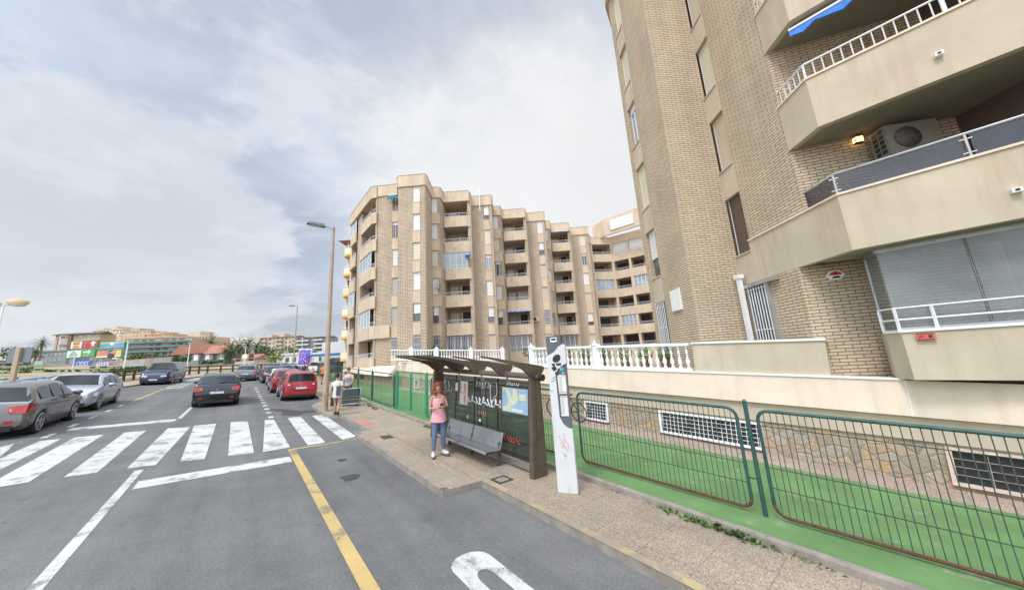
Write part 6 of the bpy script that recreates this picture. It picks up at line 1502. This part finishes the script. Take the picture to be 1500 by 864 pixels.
billboard('upper right billboard with a blue sky picture and a white round emblem', 142, 179, 500, 511.5, 88, bb3)
billboard('lower right orange billboard with a big number 29 on black', 139, 177, 512.5, 524, 88, bb4)
# blue and white balustrade behind the parked cars
bb_ = thing('balustrade', 'light blue and white balustrade behind the parked cars at the left', 'balustrade', S(-9.6, 34, .1))
m_ = MB(); sbox(m_, -9.68, -9.52, 22, 41, .92, 1.02); m_.build('top_rail', plain('light_blue_paint', (.22, .45, .68), .6, .08), bb_); bb_.location += ZR*.14
m_ = MB(); sbox(m_, -9.70, -9.50, 22, 41, .03, .2); m_.build('base', M['white'], bb_)
for Y in (26.5, 31.5, 36.2, 40.8):
    m_ = MB(); sbox(m_, -9.8, -9.4, Y-.2, Y+.2, .03, 1.05, 0); m_.build('pillar', M['white'], bb_); m_ = MB(); sbox(m_, -9.86, -9.34, Y-.26, Y+.26, 1.05, 1.17); m_.build('pillar_cap', bpy.data.materials['light_blue_paint'], bb_)
for Y in [27+.28*k for k in range(49)]:
    if min(abs(Y-q) for q in (26.5, 31.5, 36.2, 40.8)) < .3: continue
    m_ = MB(); m_.lathe(S(-9.6, Y, .2), [(.05, 0), (.03, .1), (.065, .25), (.03, .5), (.05, .72)], 5); m_.build('baluster', M['white'], bb_)
# brown wooden railing along the bend
M['wood'] = plain('brown_timber', (.085, .042, .03), .8, .3, 4)
rl = thing('railing', 'long dark brown timber railing following the bend of the far pavement', 'railing', S(-9.3, 42, .1))
RP = [(-9.4, 41.2), (-9.2, 46), (-8.2, 52), (-7.0, 56), (-5.6, 60), (-3.2, 64.2), (-.5, 67.6), (3.2, 71.2), (7, 75.2), (12, 79.6), (17.5, 84), (27, 90)]
m_ = MB(); n_p = 0; posts = []
for (x0, y0), (x1, y1) in zip(RP, RP[1:]):
    L = sqrt((x1-x0)**2+(y1-y0)**2); k = max(1, round(L/1.9))
    for i in range(k): posts.append((x0+(x1-x0)*i/k, y0+(y1-y0)*i/k))
for z in (.95, .5):
    for (x0, y0), (x1, y1) in zip(posts, posts[1:]): m_.tube([S(x0, y0, z+.1), S(x1, y1, z+.1)], .085 if z > .9 else .065, 5)
m_.build('rail', M['wood'], rl)
for x, y in posts: m_ = MB(); P = S(x, y, 0); m_.box(P.x-.08, P.x+.08, P.y-.08, P.y+.08, P.z, P.z+1.18); m_.build('post', M['wood'], rl)
# sign seen from the back, small poles
sb = thing('traffic_sign', 'large grey sign seen from the back on a tan post behind the grey hatchback', 'sign', (at(17, 560, 15).x, 15, gz(at(17, 560, 15).x, 15)), radians(10))
hz = at(22, 510, 15).z-sb.location.z
m_ = MB(); m_.box(-.085, .085, -.05, .05, 0, hz+.02); m_.build('post', M['lamppole'], sb, False)
m_ = MB(); m_.prism([(-.44, 0), (.44, 0), (.44, .68), (-.44, .68)], 0, .04, 0, Matrix.Translation((0, .10, hz-.66)) @ Matrix.Rotation(pi/2, 4, 'X')); m_.build('panel', plain('sign_back_grey', (.17, .185, .20), .5, .12, 3), sb, False)
def thin_pole(px_, ytop, ybot, b, label, r=.09, mat='white_metal', head=True):
    a = ax(px_, b); z0 = gz(a, b); zt = at(px_, ytop, b).z; t = thing('street_lamp', label, 'street lamp', (a, b, z0), None, 'thin pale lamp posts on the far side')
    m_ = MB(); m_.tube([(0, 0, 0), (0, 0, zt-z0)], [r, r*.7], 6); m_.build('pole', M[mat], t, False)
    if head: m_ = MB(); m_.box(-.5, .3, -.12, .12, zt-z0, zt-z0+.15); m_.build('lamp_head', M['galv'], t, False)
thin_pole(108, 520, 540, 60, 'short pale lamp post in front of the lower left billboard')
thin_pole(183, 500, 540, 60, 'tall pale lamp post between the billboards and the green balcony building', .12)
thin_pole(275, 503, 536, 70, 'pale lamp post rising in front of the red roofed house')
thin_pole(358, 509, 536, 74, 'pale lamp post rising in front of the palm group')
thin_pole(441, 496, 525, 80, 'thin pale lamp post behind the advertising board')
st_ = thing('direction_signs', 'stack of pale direction signs on a post right of the advertising board', 'sign', S(13.2, 66, .1))
m_ = MB(); m_.tube([(0, 0, 0), (0, 0, 4.6)], .06, 6); m_.build('post', M['galv'], st_, False)
for i in range(4): m_ = MB(); m_.box(-.85, .85, -.12, -.07, 2.6+.5*i, 3.02+.5*i); m_.build('sign_plate', M['white'], st_, False)
sk = thing('sign', 'dark round traffic sign on a post by the timber railing', 'sign', S(-8.9, 46.5, .1), radians(40))
m_ = MB(); m_.tube([(0, 0, 0), (0, 0, 2.6)], .035, 6); m_.build('post', M['lamppole'], sk, False)
m_ = MB(); m_.lathe((0, -.06, 2.4), [(.22, 0), (.22, .03)], 14, axis=Matrix.Rotation(pi/2, 3, 'X')); m_.build('plate', PN, sk, False)
# yellow and cream building just beyond the stepped block
ob = thing('apartment_building', 'cream building with rounded balconies and ochre bands left of the stepped block', 'building', (-22, 44, .5))
m_ = MB(); m_.wall((-23.2, 45.2), (-18.5, 45.2), 0, 20.6, 10); m_.wall((-23.3, 55), (-23.2, 45.2), 0, 20.6, .3); m_.build('wall', M['cream'], ob)
m_ = MB(); m_.add([(-24.3, 44.5, 20.6), (-18, 44.5, 20.6), (-18, 54, 20.6), (-24.3, 54, 20.6), (-20, 49, 22.6)], [(0, 1, 4), (1, 2, 4), (2, 3, 4), (3, 0, 4), (3, 2, 1, 0)]); m_.build('roof', M['tile_roof'], ob)
for k in range(6):
    zb2 = 3.2+2.95*k; pts = [(0, 0)]+[(-21.2+2.1*cos(a), 45.0-1.5*max(0, sin(a))**.6) for a in [pi-pi*q/8*.9 for q in range(9)]]
    m_ = MB(); poly = [(-23.3, 46.6)]+[(x, y) for x, y in pts[1:]]+[(-19.0, 46)]
    m_.prism([(x, y) for x, y in poly], zb2, zb2+.30, 1); m_.prism([((x+21.3)*.985-21.3, (y-46)*.985+46) for x, y in poly], zb2+.30, zb2+1.15, 0)
    bo = m_.build('balcony', [M['cream'], M['orange']], ob); r = MB(); 
    for (x0, y0), (x1, y1) in zip(poly[1:-1], poly[2:-1]): r.tube([(x0, y0+.1, zb2+1.5), (x1, y1+.1, zb2+1.5)], .03, 4)
    for (x0, y0) in poly[1:-1]: r.tube([(x0, y0+.1, zb2+1.1), (x0, y0+.1, zb2+1.5)], .02, 4)
    r.build('railing', M['white_metal'], bo)
    for a0, a1 in ((-23.0, -22.2), (-21.6, -20.4)): w = MB(); w.box(a0, a1, 45.1, 45.22, zb2+.5, zb2+2.6); w.build('window', M['glass_pale'] if (k+int(a0)) % 2 else M['dark'], ob)
sp = thing('shop_canopy', 'blue canopy and red posts of a shop front left of the stepped block', 'canopy', (ax(495, 52), 52, gz(-25, 52)))
m_ = MB(); m_.box(-4.5, 2.5, -1, 2, 2.9, 3.15); m_.build('canopy', M['blue_awn'], sp, False)
for x in (-4.2, -1.2, 1.6): m_ = MB(); m_.tube([(x, -.9, 0), (x, -.9, 4.4 if x > 1 else 2.9)], .09, 8); m_.build('post', B_red, sp, False)
m_ = MB(); m_.box(-4.4, 3, 3, 8, 0, 5.2); m_.build('wall', W_white, sp, False)
m_ = MB(); m_.box(-3.8, 1.8, 2.9, 3.05, .4, 2.5); m_.build('shop_window', M['glass'], sp, False)

# ---- palms, trees, scrub
def palm(label, a, b, h, crown=2.6, seed=0, group='palm trees beyond the road'):
    rg = random.Random(seed); t = thing('palm_tree', label, 'tree', (a, b, gz(a, b)), rg.uniform(0, 6), group)
    m_ = MB(); m_.tube([(0, 0, -.2), (.1, 0, h*.35), (.05, .1, h*.7), (0, 0, h)], [.38, .26, .24, .30], 8); m_.build('trunk', M['trunk'], t, False)
    m_ = MB()
    for k in range(34):
        an = 2.39996*k; el = radians(78-128*(k/34)**.9+rg.uniform(-8, 8)); L = crown*rg.uniform(.85, 1.15); p = Vector((0, 0, h)); d = Vector((cos(an)*cos(el), sin(an)*cos(el), sin(el))); prev = None
        for q in range(7):
            wv = .34*crown/2.6*(1-abs(q-2.4)/5.5); side = d.cross(Zu).normalized() if abs(d.z) < .98 else Vector((1, 0, 0))
            nx = p+d*L/6; dr = side*wv
            if q < 6:
                for s in (-1, 1):
                    for u in (0, .5): m_.add([p.lerp(nx, u), p.lerp(nx, u+.34), p.lerp(nx, u+.5)+dr*s*1.25-Zu*wv*.55+d*.12], [(0, 1, 2)], rg.choice((0, 1)))
            p = nx; d = (d-Zu*.20).normalized()
    m_.build('crown', [M['leaf'], M['leaf2']], t, False)
    return t
for i, (px_, top, b, cr) in enumerate(((306, 502, 112, 3.6), (336, 512, 100, 3.4), (347, 508, 98, 3.3), (361, 506, 98, 3.6), (374, 508, 100, 3.2), (383, 513, 102, 2.6), (329, 516, 98, 2.6))):
    a = ax(px_, b); palm(['palm crown showing above the red tiled roof', 'bushy palm just right of the red roofed house', 'palm second from the left in the group of palms', 'tallest and fullest palm in the middle of the group', 'palm at the right of the group beside the cream block', 'small palm at the right end of the group', 'low palm touching the right end of the red roof'][i], a, b, az(px_, top, b)-gz(a, b), cr, i)
a = ax(56, 95); palm('lone tall palm standing at the far left of the brown block', a, 95, az(56, 502, 95)-gz(a, 95), 2.2, 21)
a = ax(50, 100); palm('short palm low beside the lone tall palm', a, 100, 3.6, 2.6, 22)
def tree(label, a, b, h, r, n, s, seed, mats=('leaf', 'leaf2'), group=None, cat='tree', name='tree', z0=None, loc=None):
    rg = random.Random(seed); P = loc or Vector((a, b, gz(a, b) if z0 is None else z0)); t = thing(name, label, cat, P, 0, group)
    m_ = MB(); m_.tube([(0, 0, -.1), (.03*h, 0, h*.45), (0, 0, h*.7)], [.05*h*.6, .035*h*.6, .02*h*.6], 6)
    for k in range(4): an = k*1.7; m_.tube([(.02*h, 0, h*.4), (cos(an)*r*.5, sin(an)*r*.5, h*.72)], [.02*h*.6, .008*h*.6], 4)
    m_.build('trunk', M['trunk'], t, False)
    m_ = MB()
    for k in range(7): an = rg.uniform(0, 6.3); leaf_ball(m_, (cos(an)*r*.45, sin(an)*r*.45, h*.62+rg.uniform(-.12, .2)*h), r*.62, r*.62, h*.27, n//7, s, rg)
    m_.build('crown', [M[m] for m in mats], t, False); return t
M['leaf_y'] = plain('yellow_green_leaf', (.28, .30, .05), .7, .3, 3); M['leaf_l'] = plain('light_leaf', (.12, .19, .06), .7, .35, 3)
tree('yellow green bush in front of the low bungalow', ax(402, 80), 80, 3.6, 2.2, 420, .22, 31, ('leaf_y', 'leaf'), name='bush', cat='bush')
for i, (px_, b, h, r, lab) in enumerate(((393, 100, 5.4, 3.6, 'dark tree right of the palm group'), (258, 92, 2.6, 3.4, 'wide scrubby bush left of the red roofed house'), (236, 90, 2.6, 4.5, 'low scrub bush in front of the green balcony building'), (312, 92, 1.4, 3.0, 'low bush in front of the red roofed house'), (425, 118, 6, 3.4, 'tree in front of the large cream block'), (8, 100, 5, 6, 'dark tree at the far left edge'), (452, 100, 5.5, 3, 'dark tree behind the advertising board'), (210, 96, 3.2, 4.5, 'low bush right of the billboards'), (38, 110, 4, 4, 'dark bush left of the lone palm'))):
    tree(lab, ax(px_, b), b, h, r, 520, .34, 40+i, name='bush' if h < 4 else 'tree', cat='bush' if h < 4 else 'tree')
# scrub tufts on the far ground
rg = random.Random(9); m_ = MB()
for _ in range(2400):
    X = rg.uniform(-75, -11); Y = rg.uniform(40, 112)
    if X > -11-.0*Y: continue
    c = S(X, Y, .05)
    if noise.noise(Vector((X*.07, Y*.07, 1))) < -.12: continue
    s = rg.uniform(.2, .55)
    for k in range(5):
        u = Vector((rg.gauss(0, 1), rg.gauss(0, 1), abs(rg.gauss(0, .6)))).normalized(); w = u.orthogonal(); m_.add([c-u*s*.2, c+w*s*.5+Zu*s*.2, c+u*s+Zu*s*.1, c-w*s*.5+Zu*s*.25], [(0, 1, 2, 3)], rg.choice((0, 0, 1)))
tag(m_.build('scrub', [M['leaf_l'], M['leaf']]), 'green scrub growing over the sandy ground beyond the railing', 'scrub', None, 'stuff')
# cars far off at the left edge
for i, (px_, b, pt, lab) in enumerate(((4, 88, PG, 'distant dark grey car at the left edge beyond the scrub'), (15, 90, PS, 'distant silver car at the left edge beyond the scrub'), (27, 92, PBL, 'distant blue car beyond the scrub near the sign back'))):
    a = ax(px_, b); P = Vector((a, b, gz(a, b)+.02)); car(lab, P, radians(60), 'hatch', pt, 1, antenna=False)
# weeds along the court kerb
for i, (X, Y, n, h, lab) in enumerate(((5.33, 2.62, 50, .10, 'weed tuft at the kerb behind the info column, farther of two big ones'), (5.34, 2.3, 60, .12, 'spreading weed clump in the middle of the kerb joint'), (5.32, 1.95, 60, .13, 'largest green weed clump at the kerb under the fence'), (5.32, 1.6, 50, .14, 'tall weed clump at the kerb nearest the camera'), (5.33, 3.55, 26, .07, 'tiny weed at the kerb just right of the info column'), (5.30, 5.0, 22, .06, 'tiny weed at the kerb behind the shelter post'), (5.12, 10.5, 60, .12, 'weed clump at the foot of the left shelter post'), (5.0, 15.6, 70, .14, 'weed clump at the kerb by the first far fence panel'), (5.05, 16.6, 50, .13, 'weed clump at the kerb near the trolley'), (5.2, 18.8, 50, .12, 'weed clump at the kerb beyond the trolley'), (5.33, .95, 30, .07, 'small weed at the kerb near the bottom edge'))):
    P = S(X, Y, .12); t = MB(); rg = random.Random(100+i)
    for k in range(n):
        c = P+SY*rg.gauss(0, .13)+SX*rg.gauss(0, .035); an = rg.uniform(0, 6.3); L = h*rg.uniform(.4, 1.1); d = Vector((cos(an)*.7, sin(an)*.7, rg.uniform(.3, 1.2))).normalized(); w = d.cross(Zu).normalized()*L*rg.uniform(.12, .3); b_p = c+d*L*.55
        t.add([c, b_p+w, c+d*L-Zu*L*.15, b_p-w], [(0, 1, 2, 3)], rg.choice((0, 0, 1)))
    tag(t.build('weed', [M['leaf_l'], M['leaf']]), lab, 'weed', 'weeds along the kerb')
# planting behind the white balustrade
for i, Y in enumerate((5.3, 6.1, 6.9, 7.9, 8.8, 9.8)):
    P = S(11.6, Y, 1.95); t = thing('potted_plant', ['green potted shrub seen between balusters nearest the solid parapet', 'green potted shrub second from the solid parapet', 'green potted shrub right of the balustrade post', 'green potted shrub left of the balustrade post', 'green potted shrub half hidden by the info column', 'green potted shrub nearest the terrace entrance'][i], 'plant', P, 0, 'shrubs behind the white balustrade')
    m_ = MB(); m_.lathe((0, 0, 0), [(.14, 0), (.18, .28), (.19, .3)], 10); m_.build('pot', plain('pot', (.30, .14, .08), .8), t, False)
    m_ = MB(); leaf_ball(m_, (0, 0, .58), .32, .32, .34, 260, .06, random.Random(i), shell=.3); m_.build('foliage', [M['leaf_l'], M['leaf']], t, False)
for i, (a, b, z, lab) in enumerate(((-4.2, 30.3, 2.3, 'small shrub at the foot of the stepped block behind the distant balustrade'), (1.9, 34.8, 2.0, 'round green shrub in front of the barred windows above the shelter'), (-6.5, 28.9, 2.4, 'climbing shrub on the brick beside the left barred window'))):
    t = thing('shrub', lab, 'plant', (a, b, z), 0); m_ = MB(); m_.tube([(0, 0, 0), (0, 0, .5)], .04, 5); m_.build('stem', M['trunk'], t, False)
    m_ = MB(); leaf_ball(m_, (0, 0, .75), .7, .5, .55, 300, .09, random.Random(70+i)); m_.build('foliage', [M['leaf_l'], M['leaf']], t, False)
